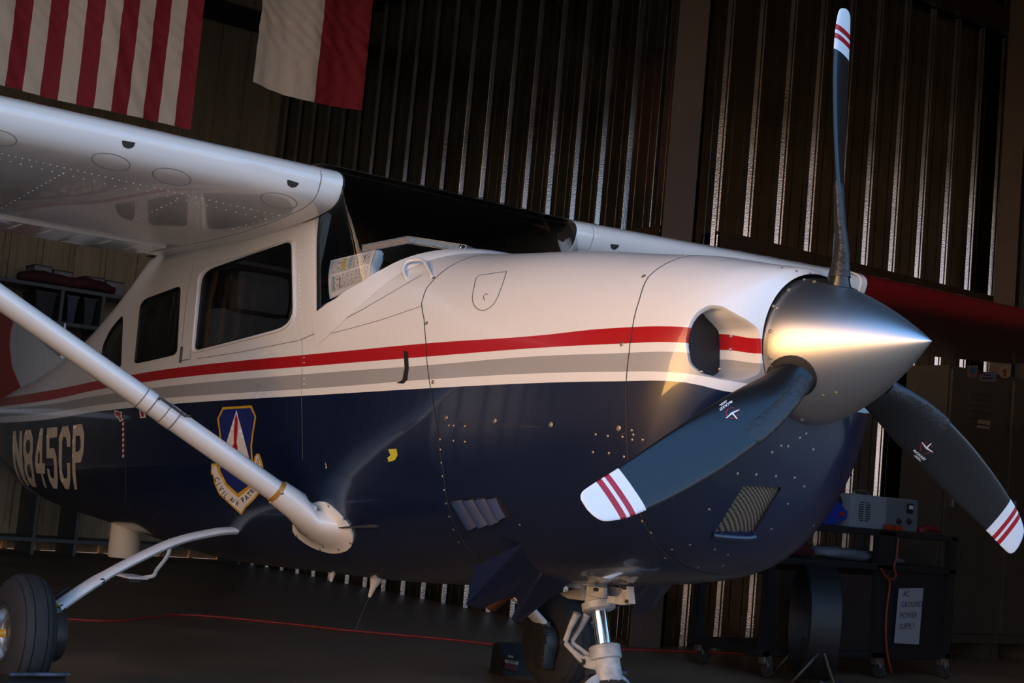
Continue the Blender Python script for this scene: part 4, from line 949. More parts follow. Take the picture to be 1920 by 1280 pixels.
# window frames
for nm, W_ in (('front_window_frame', [(374, 503), (551, 447), (554, 614), (360, 664)]),):
    P = [hit(*q) for q in resample(rounded(W_, [24, 12, 36, 12]), 6, True)]; mb = MB(); n = len(P)
    mb.grid([[p+v*.001+(c-p).normalized()*0 for p, v in P]] if False else [[p for p, v in P], [p+v*.007 for p, v in P], [p+v*.007+((sum((z for z, _ in P), Vector())/n)-p).normalized()*.007 for p, v in P], [p+((sum((z for z, _ in P), Vector())/n)-p).normalized()*.009-v*.002 for p, v in P]], True)
    mb.build(nm, M['white'], FUS, smooth=40)
for nm, W_ in (('window_gasket', WIN_F), ('window_gasket', WIN_R), ('window_gasket', WIN_A)):
    P = surfpts(W_); c = sum((p for p, _ in P), Vector())/len(P); mb = MB()
    mb.grid([[p+v*.0015-(c-p).normalized()*.002 for p, v in P], [p+v*.002+(c-p).normalized()*.004 for p, v in P], [p-v*.008+(c-p).normalized()*.006 for p, v in P], [p-v*.026+(c-p).normalized()*.004 for p, v in P]], True); mb.build(nm, M['black'], FUS, smooth=60)
# rivet rows
rv = row((568, 620), (610, 597), 7)+row((610, 597), (720, 530), 9)+row((560, 470), (562, 600), 18)+row((380, 677), (560, 654), 24)+row((352, 530), (346, 640), 16)+row((240, 700), (330, 684), 12)
rv += row((585, 440), (590, 590), 20)+row((570, 660), (570, 730), 8)+row((186, 625), (265, 515), 22)+row((380, 503), (540, 452), 20)+row((30, 735), (165, 690), 22)+row((150, 690), (178, 715), 7)
rivets('fuselage_rivets', rv, .0034, M['rivet'] if 'rivet' in M else M['white'], FUS, h=.6)
rv = row((480, 810), (568, 793), 11)+row((480, 826), (568, 813), 11)+row((235, 800), (235, 930), 14)
rivets('belly_rivets', rv, .0026, M['blue'], FUS)
def c1(x, y): return (x/2.977, y/2.977)
rv = row(c1(10, 858), c1(1555, 1202), 41)+row(c1(0, 888), c1(700, 1052), 13)+row(c1(770, 1055), c1(1480, 1222), 14)+row(c1(355, 965), c1(10, 1160), 15)+row(c1(980, 1120), c1(690, 1255), 12)+row(c1(1560, 1200), c1(1300, 1275), 8)
M['rivet'] = mat('rivet_white', (.9, .87, .82), .55)
rivets('wing_rivets', rv, .0038, M['rivet'], RWING, WB[-1], h=.7)
for cx_, cy_, rx, ry_ in ((0, 258, 31, 14), (208, 303, 36, 15), (322, 331, 36, 15), (523, 376, 34, 14)):
    ribbon('access_cover', [(cx_+rx*math.cos(2*PI*i/40), cy_+ry_*math.sin(2*PI*i/40)+.18*rx*math.cos(2*PI*i/40)) for i in range(40)], .003, M['seamsoft'], RWING, WB[-1], closed=True)
M['vent'] = mat('vent_mesh', (.035, .035, .035), .6, bump=.8, bscale=420)
decal('air_vent', [rounded([(228, 263), (254, 267), (250, 276), (240, 279), (230, 274)], 3)], M['vent'], RWING, WB[-1], step=4)
decal('air_vent', [rounded([(538, 336), (561, 343), (556, 350), (547, 352), (539, 347)], 3)], M['vent'], RWING, WB[-1], step=4)
decal('air_vent', [rounded([(1144, 457), (1161, 459), (1159, 464), (1151, 469), (1145, 465)], 3)], M['vent'], LWING, WB[1], step=3)
# tail number, warning arrows
def c8(L, k=7.111, ox=0, oy=760): return [(ox+x/k, oy+y/k) for x, y in L]
num = [c8([(178, 345), (217, 342), (224, 470), (262, 640), (258, 500), (265, 340), (299, 335), (297, 520), (300, 700), (312, 850), (345, 980), (395, 1068), (362, 1060), (310, 985), (262, 850), (228, 740), (206, 640), (210, 760), (228, 860), (270, 970), (330, 1062), (298, 1040), (235, 950), (195, 830), (175, 680), (172, 500)]),
 (c8([(345, 328), (415, 323), (443, 440), (440, 620), (428, 690), (440, 800), (470, 1000), (490, 1085), (440, 1080), (372, 1000), (330, 850), (330, 720), (313, 640), (318, 430)]), (c8([(365, 460), (395, 455), (408, 500), (405, 590), (385, 645), (362, 640), (348, 580), (350, 500)]), c8([(375, 780), (400, 785), (418, 850), (428, 930), (425, 968), (395, 955), (368, 890), (362, 820)]))),
 (c8([(540, 305), (578, 303), (568, 500), (563, 768), (600, 772), (605, 905), (570, 908), (600, 1010), (625, 1097), (592, 1088), (548, 905), (488, 900), (470, 770), (475, 690), (500, 520)]), (c8([(520, 600), (535, 640), (530, 770), (505, 770), (508, 700)]),)),
 c8([(632, 298), (770, 285), (765, 420), (662, 437), (662, 572), (722, 565), (755, 680), (765, 850), (772, 960), (770, 1108), (712, 1102), (660, 1000), (640, 930), (628, 840), (660, 845), (672, 930), (700, 972), (725, 965), (725, 800), (712, 703), (625, 703), (622, 450)]),
 c8([(838, 280), (912, 270), (945, 410), (938, 550), (898, 550), (892, 470), (880, 420), (850, 418), (832, 480), (828, 700), (832, 880), (858, 968), (890, 972), (900, 930), (895, 765), (938, 765), (942, 960), (925, 1115), (868, 1108), (805, 970), (785, 770), (790, 420)]),
 (c8([(980, 258), (1095, 248), (1127, 380), (1118, 610), (1082, 755), (1005, 765), (1010, 900), (1032, 1120), (995, 1115), (970, 930), (965, 700), (972, 400)]), (c8([(1012, 405), (1062, 398), (1080, 460), (1078, 560), (1055, 612), (1008, 615)]),)),
 c8([(145, 990), (330, 1080), (290, 1100), (240, 1065)])]
decal('registration_number', num, M['cream'], FUS, step=6)
M['dwhite'] = mat('decal_white', (.70, .66, .60), .4)
for wo, wi in (([(214, 769), (220, 769), (224, 772), (229, 771), (229, 783), (233, 787), (225, 791), (222, 784), (217, 781)], [(217, 771), (221, 772), (227, 774), (226, 782), (229, 786), (226, 788), (223, 781), (218, 779)]), ([(261, 764), (266, 768), (272, 771), (274, 783), (263, 784)], [(263, 767), (270, 773), (271, 781), (266, 781)])):
    decal('warning_arrow', [wo], M['dwhite'], FUS, step=4); decal('arrow_fill', [wi], M['red'], FUS, off=.002, step=4)
for i in range(14):
    y = 788+i*5.0; decal('warning_stripe', [[(229.5, y), (233.2, y-2), (233.0, y+3), (229.3, y+5)]], M['red'] if i % 2 == 0 else M['dwhite'], FUS, step=4)
# shield emblem
def ce_(L): return [(380+x/3.766, 720+y/3.766) for x, y in L]
EM = decal('shield_emblem', [ce_([(62, 560), (60, 635), (74, 645), (84, 705), (120, 780), (190, 845), (274, 922), (305, 872), (360, 820), (410, 760), (432, 640), (428, 570), (404, 495), (385, 488), (368, 510), (360, 560), (372, 640), (340, 715), (255, 785), (170, 705), (122, 610), (105, 560)])], M['gold'], FUS, off=.001)
decal('scroll', [ce_([(72, 575), (70, 625), (82, 640), (94, 700), (128, 772), (196, 834), (273, 903), (298, 862), (352, 810), (400, 750), (420, 640), (416, 575), (397, 508), (385, 500), (376, 518), (370, 570), (380, 640), (346, 725), (254, 800), (162, 715), (112, 620), (98, 575)])], M['dwhite'], EM, off=.0018)
decal('shield_border', [ce_([(145, 163), (350, 150), (382, 232), (364, 340), (352, 430), (357, 520), (370, 600), (374, 640), (342, 720), (252, 790), (162, 705), (116, 610), (116, 540), (126, 450), (120, 340), (106, 246)])], M['gold'], EM, off=.0024)
M['shieldblue'] = mat('shield_blue', (.012, .022, .13), .35)
decal('shield_field', [ce_([(150, 180), (342, 167), (371, 232), (353, 340), (341, 430), (346, 520), (360, 600), (362, 635), (332, 712), (252, 770), (172, 698), (128, 608), (128, 540), (138, 450), (131, 340), (118, 248)])], M['shieldblue'], EM, off=.003)
decal('triangle', [ce_([(244, 183), (350, 580), (128, 560)])], M['dwhite'], EM, off=.0036, step=6)
decal('propeller_symbol', [ce_([(244, 205), (254, 250), (253, 330), (245, 415), (253, 440), (251, 478), (325, 535), (345, 578), (300, 562), (243, 500), (190, 560), (140, 575), (165, 530), (217, 478), (216, 440), (228, 418), (226, 330), (234, 250)])], M['red'], EM, off=.0042, step=6)
ribbon('scroll_curl', ce_([(392, 600), (385, 560), (392, 530), (402, 545), (396, 565), (388, 560)]), .004, M['gold'], EM, off=.003, step=2)
for ch_, x, y, ang, sz in (('C', 103, 668, 62, 50), ('I', 120, 710, 56, 50), ('V', 134, 738, 50, 50), ('I', 156, 770, 45, 50), ('L', 168, 788, 44, 48), ('A', 208, 811, 32, 46), ('I', 229, 827, 30, 46), ('R', 248, 841, 28, 46), ('P', 290, 815, -32, 52), ('A', 312, 797, -38, 50), ('T', 334, 776, -42, 50), ('R', 352, 752, -48, 50), ('O', 368, 726, -54, 50), ('L', 380, 700, -60, 50)):
    a = math.radians(ang); s_ = sz/3.766; text_px('scroll_letter', ch_, (380+(x-.24*sz*math.cos(a)-.36*sz*math.sin(a))/3.766, 720+(y-.24*sz*math.sin(a)+.36*sz*math.cos(a))/3.766), (s_*math.cos(a)*.78, s_*math.sin(a)*.78), (s_*math.sin(a), -s_*math.cos(a)), M['black'], EM, off=.0026, bold=.015, center=False)
# propeller maker's marks
M['logored'] = mat('logo_red', (.35, .01, .015), .4); M['logowhite'] = mat('logo_white', (.75, .75, .75), .4)
def arc(cx, cy, r0, r1, a0, a1, n=12, sq=1.0): return [(cx+r0*math.cos(a0+(a1-a0)*i/n), cy+sq*r0*math.sin(a0+(a1-a0)*i/n)) for i in range(n+1)]+[(cx+r1*math.cos(a1-(a1-a0)*i/n), cy+sq*r1*math.sin(a1-(a1-a0)*i/n)) for i in range(n+1)]
def quad(a, b, w0, w1):
    d = Vector((b[0]-a[0], b[1]-a[1])).normalized(); e = Vector((-d.y, d.x)); a = Vector(a); b = Vector(b)
    return [a-e*w0, b-e*w1, b+e*w1, a+e*w0]
for k, cx_, cy_, arms, o_, ex, ey in ((1, 1372.4, 774.8, ((1386.2, 768.6), (1360.6, 784.9), (1381.6, 785.8)), (1371.3, 751.0), (-.825, .566), (.566, .825)), (2, 1736.5, 839.0, ((1728.0, 828.0), (1748.7, 847), (1745.7, 830)), (1711.5, 844.5), (.76, .65), (.65, -.76))):
    bl_ = BLADES[k]; T_ = bl_.matrix_basis.copy()
    lg = decal('maker_ring', [arc(cx_, cy_, 12, 10.4, .25, 1.9, sq=.9), arc(cx_, cy_, 12, 10.4, 2.5, 5.0, sq=.9), arc(cx_, cy_, 12, 10.4, 5.4, 6.1, sq=.9)], M['logored'], None, BBV[k], step=3)
    l2 = decal('maker_symbol', [quad((cx_, cy_-0), a_, 1.7, .7) for a_ in arms], M['logowhite'], None, BBV[k], off=.002, step=3)
    l3 = text_px('maker_name', 'McCAULEY', o_, (ex[0]*5.9, ex[1]*5.9), (ey[0]*6.4, ey[1]*6.4), M['logowhite'], None, BBV[k], bold=.03)
    dn = (-ey[0]*1.0, -ey[1]*1.0)
    l4 = decal('maker_small_print', [quad((o_[0]+ex[0]*q0+dn[0]*r_, o_[1]+ex[1]*q0+dn[1]*r_), (o_[0]+ex[0]*q1+dn[0]*r_, o_[1]+ex[1]*q1+dn[1]*r_), .55, .55) for q0, q1, r_ in ((9, 22, 3.2), (7, 24, 5.4))], M['logowhite'], None, BBV[k], step=2)
    for o in (lg, l2, l3, l4):
        inv = (TILT @ Matrix.Translation((0, 0, HZ)) @ Matrix.Rotation(PHI+k*2*PI/3, 4, 'X')).inverted(); o.data.transform(inv); o.parent = bl_
# de-icing boots on the blade roots
bootm = mat('boot_rubber', (.014, .015, .017), .42, bump=.5, bscale=60)
def boot():
    mb = MB(); rows = []
    for r in np.linspace(.205, .47, 26):
        c, t, be, off = [g(r) for g in bc]; be = math.radians(be); cv = Vector((math.sin(be), -math.cos(be), 0)); nv = Vector((math.cos(be), math.sin(be), 0)); round_ = max(0, min(1, (.27-r)/.08)); rr = []
        for j in range(15):
            a = -1.25+2.5*j/14; x = .5*math.cos(a); q = abs(math.sin(a)); s = 1 if a >= 0 else -1; af = (q**.9)*(.62 if s > 0 else .38)*(1+.25*math.cos(a))*s; y = round_*(.5*math.sin(a))+(1-round_)*af
            p = cv*(x*c+off*(1-round_))+nv*(y*t); e = .0030 if 0 < j < 14 and r < .468 else .0002; rr.append(p+(cv*math.cos(a)+nv*math.sin(a))*e+Vector((0, 0, r)))
        rows.append(rr)
    mb.grid(rows); return mb.mesh('deicing_boot', bootm, smooth=60)
bme_ = boot()
for b_o in BLADES: link('deicing_boot', bme_, b_o)
# ------------------------------------------------------------------ papers on the glareshield
def papermat(name, base, ink, sx, sz, hl=()):
    m = bpy.data.materials.new(name); m.use_nodes = True; nt = m.node_tree; b = nt.nodes['Principled BSDF']; b.inputs['Roughness'].default_value = .7
    tc = nt.nodes.new('ShaderNodeTexCoord'); mp = nt.nodes.new('ShaderNodeMapping'); mp.inputs['Scale'].default_value = (sx, sz, 1); nt.links.new(tc.outputs['UV'], mp.inputs[0])
    n = nt.nodes.new('ShaderNodeTexNoise'); n.inputs['Scale'].default_value = 1; n.inputs['Detail'].default_value = 2; nt.links.new(mp.outputs[0], n.inputs['Vector'])
    r = nt.nodes.new('ShaderNodeMapRange'); r.inputs['From Min'].default_value = .42; r.inputs['From Max'].default_value = .62; r.inputs['To Max'].default_value = .75; nt.links.new(n.outputs[0], r.inputs[0])
    x = nt.nodes.new('ShaderNodeMix'); x.data_type = 'RGBA'; x.inputs[6].default_value = (*base, 1); x.inputs[7].default_value = (*ink, 1); nt.links.new(r.outputs[0], x.inputs[0]); nt.links.new(x.outputs[2], b.inputs['Base Color']); return m
pm = papermat('printed_page', (.72, .66, .60), (.16, .11, .09), 60, 14)
plain = mat('page_margin', (.72, .66, .60), .7)
A0, A1, B0, B1 = at(620, 488, 'y', -.47), at(705, 468, 'y', -.40), at(618, 560, 'y', -.495), at(693, 528, 'y', -.43)
def bil(u, v): return A0.lerp(A1, u).lerp(B0.lerp(B1, u), v)+Vector((.03, -.03, .0))*math.sin(PI*v)*.6
pn = (A1-A0).cross(B0-A0).normalized(); pn = pn if pn.dot(CAM_P-A0) > 0 else -pn
CH = empty('flight_chart', (A0+B1)*.5, None, None); CH.location = (0, 0, 0)
tag(CH, 'folded printed chart page standing up behind the windshield', 'chart')
mb = MB(); mb.grid([[bil(u/10, v/8) for u in range(11)] for v in range(9)]); mb.grid([[bil(u/10, v/8)-pn*.004 for u in range(11)] for v in range(9)]); mb.build('sheet', plain, CH, smooth=True, recalc=False)
def patch(name, u0, u1, v0, v1, m, par, off=.0015):
    nu, nv = 8, 6; mb = MB(); mb.grid([[bil(u0+(u1-u0)*i/nu, v0+(v1-v0)*j/nv)+pn*off for i in range(nu+1)] for j in range(nv+1)]); me = mb.mesh(name, m, smooth=True, recalc=False)
    uv = me.uv_layers.new()
    for l in me.loops: i = l.vertex_index; uv.data[l.index].uv = ((i % (nu+1))/nu*(u1-u0), (i//(nu+1))/nv*(v1-v0))
    return link(name, me, par)
patch('printed_block', .06, .93, .05, .42, pm, CH); patch('printed_block', .06, .93, .50, .88, pm, CH)
patch('yellow_highlight', .31, .37, .06, .40, mat('highlight_yellow', (.55, .42, .03), .7), CH, .0022); patch('blue_highlight', .47, .52, .06, .40, mat('highlight_blue', (.28, .38, .38), .7), CH, .0022)
patch('blue_highlight', .10, .16, .50, .86, M['lining'], CH, .0022).data.materials[0] = mat('highlight_teal', (.22, .32, .32), .7); patch('black_bar', .80, .815, .12, .36, M['black'], CH, .0022); patch('black_bar', .27, .285, .58, .86, M['black'], CH, .0022)
d = Vector((-.02, .05, .0)); mb = MB(); mb.grid([[bil(1, v/8)-pn*.004 for v in range(9)], [bil(1, v/8)+d*math.sin(PI*min(1, v/8+.15))+Vector((.012, .0, 0)) for v in range(9)], [bil(.93, v/8)+d*1.3 for v in range(9)]]); mb.build('curled_back_page', plain, CH, smooth=True)
c0, c1_, c2, c3 = [at(x, y, 'y', -.525) for x, y in ((601, 574), (619, 565), (619, 590), (603, 602))]
lb = MB(); lb.prism([c0, c1_, c2, c3], (0, .003, 0)); o = lb.build('placard_card', plain); tag(o, 'small printed card in the lower corner of the windshield', 'card')
tx = MB()
for i in range(4): a_ = c0.lerp(c3, .2+.18*i); b_ = c1_.lerp(c2, .2+.18*i); tx.add([a_.lerp(b_, .12)+Vector((0, -.001, 0)), a_.lerp(b_, .85)+Vector((0, -.001, 0)), a_.lerp(b_, .85)+Vector((0, -.001, -.003)), a_.lerp(b_, .12)+Vector((0, -.001, -.003))], [(0, 1, 2, 3)])
tx.build('print', M['lining'], o, recalc=False)
# ring binder lying open, spine up
E0, E1, E2 = at(678, 459, 'y', -.34), at(765, 442, 'y', -.20), at(875, 459, 'y', -.07)
BD = empty('ring_binder', (0, 0, 0), 'open ring binder lying spine up on the glareshield', 'binder'); dep = Vector((-.11, .20, 0))
cov = mat('binder_cover', (.20, .21, .22), .35, coat=.3); pg = mat('binder_pages', (.50, .34, .24), .8, var=.5, vscale=60, stretch=(1, 1, 14)); pg2 = mat('binder_pages_cool', (.32, .40, .46), .8, var=.5, vscale=60, stretch=(1, 1, 14))
def slab(a, b, t, zoff, dp): return [a+Vector((0, 0, zoff)), b+Vector((0, 0, zoff)), b+Vector((0, 0, zoff-t)), a+Vector((0, 0, zoff-t))]
for nm, a, b, t, z, m in (('cover', E0, E1, .003, 0, cov), ('cover', E1, E2, .003, 0, cov), ('pages', E0.lerp(E1, .02), E1, .024, -.004, pg), ('pages', E1, E2.lerp(E1, .12), .022, -.004, pg2), ('cover', E0, E1, .002, -.029, cov), ('cover', E1, E2, .002, -.028, cov)):
    mb = MB(); mb.prism(slab(a, b, t, z, 0), dep); mb.build(nm, m, BD)
mb = MB(); mb.prism(slab(E2.lerp(E1, .02), E2, .03, 0, 0), dep); mb.build('spine', cov, BD); p = E2.lerp(E1, .06)-Vector((0, 0, .018)); mb = MB(); mb.lathe([(.010, -.003), (.012, 0), (.010, .003), (.008, 0), (.010, -.003)], p-dep*.02, dep, 16); mb.build('ring', M['chrome'], BD)

# ------------------------------------------------------------------ flags
def flag(name, x, y0, y1, zb, zt, fold, seed, label, mats, pick, sag=0.0):
    rnd = random.Random(seed); ph = [rnd.uniform(0, 6.28) for _ in range(8)]; ny, nz = 117, 140; rows = []
    for j in range(nz+1):
        v = j/nz; r = []
        for i in range(ny+1):
            u = i/ny; k = 1-.35*v
            dx = fold*k*(math.sin(u*11+ph[0]+.6*math.sin(v*3+ph[1]))+.16*math.sin(u*41+v*3+ph[2])+.12*math.sin((u*1.2+v)*33+ph[3])+.10*math.sin((u-v*1.4)*47+ph[4]))
            yy = u*abs(y1-y0); zz = v*(zt-zb); dx += .0042*math.sin((yy*.9+zz*.5)*52+1.5*math.sin(zz*6+ph[5]))*(.5+.5*math.sin(yy*7+zz*3+ph[6]))+.003*math.sin((yy*.6+zz*.8)*85+ph[7]+math.sin(yy*13))*(.5+.5*math.sin(zz*8+ph[1]))
            r.append((x+dx, y0+(y1-y0)*u+.003*math.sin(v*9+ph[5])*(1-v), zb+(zt-zb)*v-sag*math.sin(PI*u)*(1-v)+(.006*math.sin(u*9+ph[6]))*(1-v)))
        rows.append(r)
    mb = MB(); mb.grid(rows); mb.mi = [pick((f % ny)/ny, (f//ny)/nz) for f in range(len(mb.f))]
    o = mb.build('cloth', mats, None, smooth=True, recalc=False)
    root = empty(name, (x, (y0+y1)/2, zt), label, 'flag'); o.parent = root; o.matrix_parent_inverse = Matrix.Translation((-x, -(y0+y1)/2, -zt))
    p = MB(); p.cyl((x, y0-.1, zt+.012), (x, y1+.1, zt+.012), .014); 
    for yy in (y0, y1): p.cyl((x, yy, zt+.01), (x, yy, HR+.02), .004, n=6)
    q = p.build('hanging_pole', M['alu']); q.parent = root; q.matrix_parent_inverse = o.matrix_parent_inverse.copy(); return root
fr = mat('flag_red', (.30, .012, .018), .75, bump=.55, bscale=16, stretch=(1, 1, .5)); fw = mat('flag_white', (.78, .62, .45), .75, bump=.55, bscale=16, stretch=(1, 1, .5)); fb = mat('flag_blue', (.01, .015, .06), .75)
yl = at(355, 243, 'x', -6.2); top = 3.09+2.44
flag('striped_flag', -6.2, yl.y-1.43, yl.y+.01, yl.z, top, .02, 3, 'red and white striped flag hanging above the near wing', [fr, fw, fb], lambda u, v: 2 if (v > .6 and u < 7/13) else int(u*13) % 2)
a_, b_ = at(472, 172, 'x', -6.6), at(678, 196, 'x', -6.6)
flag('two_tone_flag', -6.6, a_.y, b_.y, (a_.z+b_.z)/2+.01, (a_.z+b_.z)/2+1.52, .02, 11, 'flag of one white and one red band hanging over the far wing root', [fr, fw, fb], lambda u, v: 2 if v > .67 else (1 if u < .55 else 0), .03)

# ------------------------------------------------------------------ cart with power supply
CX = -3.15
blk = mat('cart_black_steel', (.010, .010, .011), .55); brn = mat('cart_brown_panel', (.022, .012, .008), .6, var=.3)
CT = empty('tool_cart', (CX-.28, 3.9, 0), 'black steel tool cart with brown side panel and swivel wheels', 'cart')
def cpart(mb, nm, m, sm=False, par=CT):
    o = mb.build(nm, m, None, sm); o.parent = par; o.matrix_parent_inverse = Matrix.Translation(-Vector(par.location)); return o
for y in (3.08, 4.06, 4.70):
    for x in (CX, CX-.55):
        if y == 4.06 and x != CX: continue
        mb = MB(); w_ = .15 if y == 4.06 else .05; mb.box((x, y, .5), (.05, w_, .76)); cpart(mb, 'post', blk)
for z, nm in ((.87, 'top_shelf'), (.665, 'middle_shelf'), (.14, 'bottom_shelf')):
    mb = MB(); mb.box((CX-.275, 3.89, z), (.60, 1.72, .04), bev=.008); cpart(mb, nm, blk)
mb = MB(); mb.box((CX-.02, 3.56, .38), (.012, .86, .46)); cpart(mb, 'side_panel', brn)
mb = MB(); mb.box((CX-.01, 4.40, .39), (.02, .54, .50), bev=.004); dr = cpart(mb, 'cabinet_door', blk)
for y, x in ((4.06, CX), (4.68, CX), (3.1, CX), (3.1, CX-.53), (4.68, CX-.53)):
    mb = MB(); mb.box((x, y, .105), (.05, .06, .05), bev=.006); mb.prism([(x+.028, y-.03, .11), (x+.028, y+.02, .11), (x+.05, y+.03, .03), (x+.028, y+.015, .02)], (.004, 0, 0)); cs = cpart(mb, 'caster_fork', M['alu'])
    mb = MB(); mb.lathe([(.0, -.015), (.04, -.015), (.045, -.008), (.045, .008), (.04, .015), (0, .015)], (x+.012, y+.01, .047), (0, 1, 0), 18); cpart(mb, 'caster_wheel', M['rubber'], 40)
sg0, sg1, sg2, sg3 = [at(x, y, 'x', CX+.022) for x, y in ((1685, 1103), (1731, 1102), (1722, 1208), (1676, 1205))]
sgm = mat('sign_paper', (.26, .26, .28), .6)  # white paper greyed, dimness of the cart corner put into its colour
mb = MB(); mb.prism([sg0, sg1, sg2, sg3], (.003, 0, 0)); SG = mb.build('paper_sign', sgm); tag(SG, 'tall white paper sign taped to the black cart door', 'sign')
ey_ = (sg0-sg3).normalized(); ex_ = (sg1-sg0).normalized()
for i, s_ in enumerate(('AC', 'GROUND', 'POWER', 'SUPPLY')):
    q = sg0.lerp(sg3, .15+.20*i)+ex_*(.04 if i == 0 else .03)+Vector((.004, 0, 0)); text_flat('lettering', s_, q, ex_*.046, ey_*.05, (1, 0, 0), M['darkmetal'], SG)
# power supply box
P0, P1 = at(1592, 990, 'x', CX-.02), at(1717, 1000, 'x', CX-.02); z0 = .89; y0, y1 = P0.y, P1.y; ht = at(1592, 924, 'x', CX-.02).z-z0
PS = empty('power_supply', (CX-.15, (y0+y1)/2, z0), 'grey metal power supply box with slotted vent on the cart', 'power supply')
gm = mat('grey_box_paint', (.17, .185, .20), .5)
mb = MB(); mb.box((CX-.16, (y0+y1)/2, z0+ht/2), (.28, y1-y0, ht), bev=.006); cpart(mb, 'body', gm, 40, PS)
ym = y0+(y1-y0)*.52
mb = MB(); mb.box((CX-.017, (ym+y1)/2, z0+ht/2), (.012, (y1-ym)*.97, ht*.94), bev=.002); cpart(mb, 'front_panel', mat('grey_panel', (.09, .10, .115), .5), False, PS)
for i in range(9):
    for s_ in (0, 1):
        w_ = .042 if 0 < i < 8 else .03; mb = MB(); mb.box((CX-.019, y0+.095+s_*.062+(.008 if i in (0, 8) and not s_ else 0)-(.008 if i in (0, 8) and s_ else 0), z0+ht*.22+i*ht*.068), (.004, w_, .006)); cpart(mb, 'vent_slot', M['black'], False, PS)
mb = MB(); mb.box((CX-.008, y0+(y1-y0)*.86, z0+ht*.72), (.012, .06, .06), bev=.004); cpart(mb, 'meter', M['black'], False, PS); mb = MB(); mb.box((CX-.001, y0+(y1-y0)*.865, z0+ht*.76), (.003, .034, .022)); cpart(mb, 'meter_face', mat('meter_face', (.5, .5, .52), .4), False, PS)
for u, v in ((.86, .32), (.70, .30)): mb = MB(); c = Vector((CX-.01, y0+(y1-y0)*u, z0+ht*v)); mb.lathe([(.02, -.006), (.02, .004), (.012, .006), (.010, .02), (0, .02)], c, (1, 0, 0), 16); cpart(mb, 'knob', M['darkmetal'], 40, PS)
mb = MB(); mb.tube(catmull([(CX-.16, y0+.18, z0+ht), (CX-.16, y0+.20, z0+ht+.025), (CX-.16, y0+.30, z0+ht+.025), (CX-.16, y0+.32, z0+ht)], 4), .008, 8); cpart(mb, 'carry_handle', M['alu'], 40, PS)
# blue blower
bb = mat('blue_plastic', (.010, .028, .22), .4)
q0 = at(1490, 990, 'x', CX-.1); q1 = at(1590, 990, 'x', CX-.1); z0 = .89; w_ = q1.y-q0.y; BW = empty('engine_heater', (CX-.1, (q0.y+q1.y)/2, z0), 'blue plastic blower with red button lying on the cart', 'blower')
pr = [(0, .06), (.06, .03), (.30, .03), (.44, .0), (.62, .02), (.80, .10), (.95, .13), (.95, .20), (.80, .20), (.66, .30), (.48, .36), (.36, .33), (.42, .27), (.18, .24), (.02, .12)]
sc_ = w_
mb = MB(); mb.prism([(CX-.04, q0.y+u*w_, z0+v*sc_*1.0) for u, v in pr], (-.16, 0, 0)); o = cpart(mb, 'housing', bb, False, BW)
mb = MB(); mb.box((CX-.035, q0.y+.25*w_, z0+.16*w_), (.012, .20*w_, .12*w_), bev=.004); cpart(mb, 'filter_cover', M['darkmetal'], False, BW)
mb = MB(); mb.cyl((CX-.045, q0.y+.70*w_, z0+.15*w_), (CX-.025, q0.y+.70*w_, z0+.15*w_), .015, n=12); cpart(mb, 'button', mat('button_red', (.3, .02, .01), .4), False, BW)
mb = MB(); mb.tube([(CX-.12, q0.y+.70*w_, z0+.30*w_), (CX-.12, q0.y+.80*w_, z0+.31*w_)], .045, 14); cpart(mb, 'nozzle', M['black'], 40, BW)
# red canvas bag and rag, red clamps
def blob(name, pts, rad, m, label, cat, flat=.6, seed=1):
    rnd = random.Random(seed); P = catmull(pts, 6); n = 16; rows = []; k = len(P)
    for i, p in enumerate(P):
        r = float(np.interp(i/(k-1), np.linspace(0, 1, len(rad)), rad)); w = [1+.16*rnd.uniform(-1, 1) for _ in range(n)]
        rows.append([p+Vector((math.cos(2*PI*j/n)*r*w[j], 0, max(-r*flat*.9, math.sin(2*PI*j/n)*r*flat*w[j]))) for j in range(n)])
    mb = MB(); mb.grid(rows, True); mb.f += [tuple(range(n)), tuple(range((k-1)*n, k*n))]; mb.mi += [0, 0]; return tag(mb.build(name, m, smooth=True), label, cat)
zs = .687
blob('canvas_bag', [(CX-.2, 3.18, zs+.075), (CX-.2, 3.30, zs+.08), (CX-.2, 3.45, zs+.06), (CX-.2, 3.62, zs+.03)], [.05, .13, .11, .04], mat('red_canvas', (.075, .006, .008), .8, var=.2), 'dark red canvas bag lying on the middle shelf of the cart', 'bag', .62, 4)
blob('rag', [(CX-.18, 3.63, zs+.04), (CX-.16, 3.78, zs+.04), (CX-.15, 4.0, zs+.03), (CX-.2, 4.3, zs+.02), (CX-.22, 4.5, zs+.015)], [.06, .09, .08, .07, .03], mat('grey_rag', (.12, .125, .15), .85, var=.3), 'crumpled pale grey rag beside the red bag on the cart', 'rag', .45, 9)
mb = MB()
for i in range(2): mb.box((CX+.022, 4.07+.075*i, .908), (.04, .06, .035), bev=.006)
o = tag(mb.build('cable_plug', mat('orange_plastic', (.22, .02, .006), .5)), 'orange cable connector on the cart edge below the power supply', 'connector')
blob('jumper_clamp', [(CX+.0, 4.38, .905), (CX+.0, 4.46, .925), (CX+.0, 4.58, .91)], [.02, .035, .015], mat('clamp_red', (.12, .008, .008), .6), 'dark red cable clamp on the right end of the cart top', 'clamp', .7, 5)
cp = [(1685, 1008), (1683, 1022), (1681, 1045), (1676, 1062), (1680, 1078), (1672, 1086), (1660, 1080), (1652, 1066), (1655, 1072), (1668, 1092), (1664, 1130), (1661, 1170), (1663, 1220), (1672, 1262)]
mb = MB(); mb.tube(catmull([at(x, y, 'x', CX+.06) for x, y in cp], 5), .0075, 8); tag(mb.build('extension_cord', mat('orange_cord', (.17, .018, .008), .55), smooth=True), 'orange power cord knotted and hanging down the cart front', 'cord')
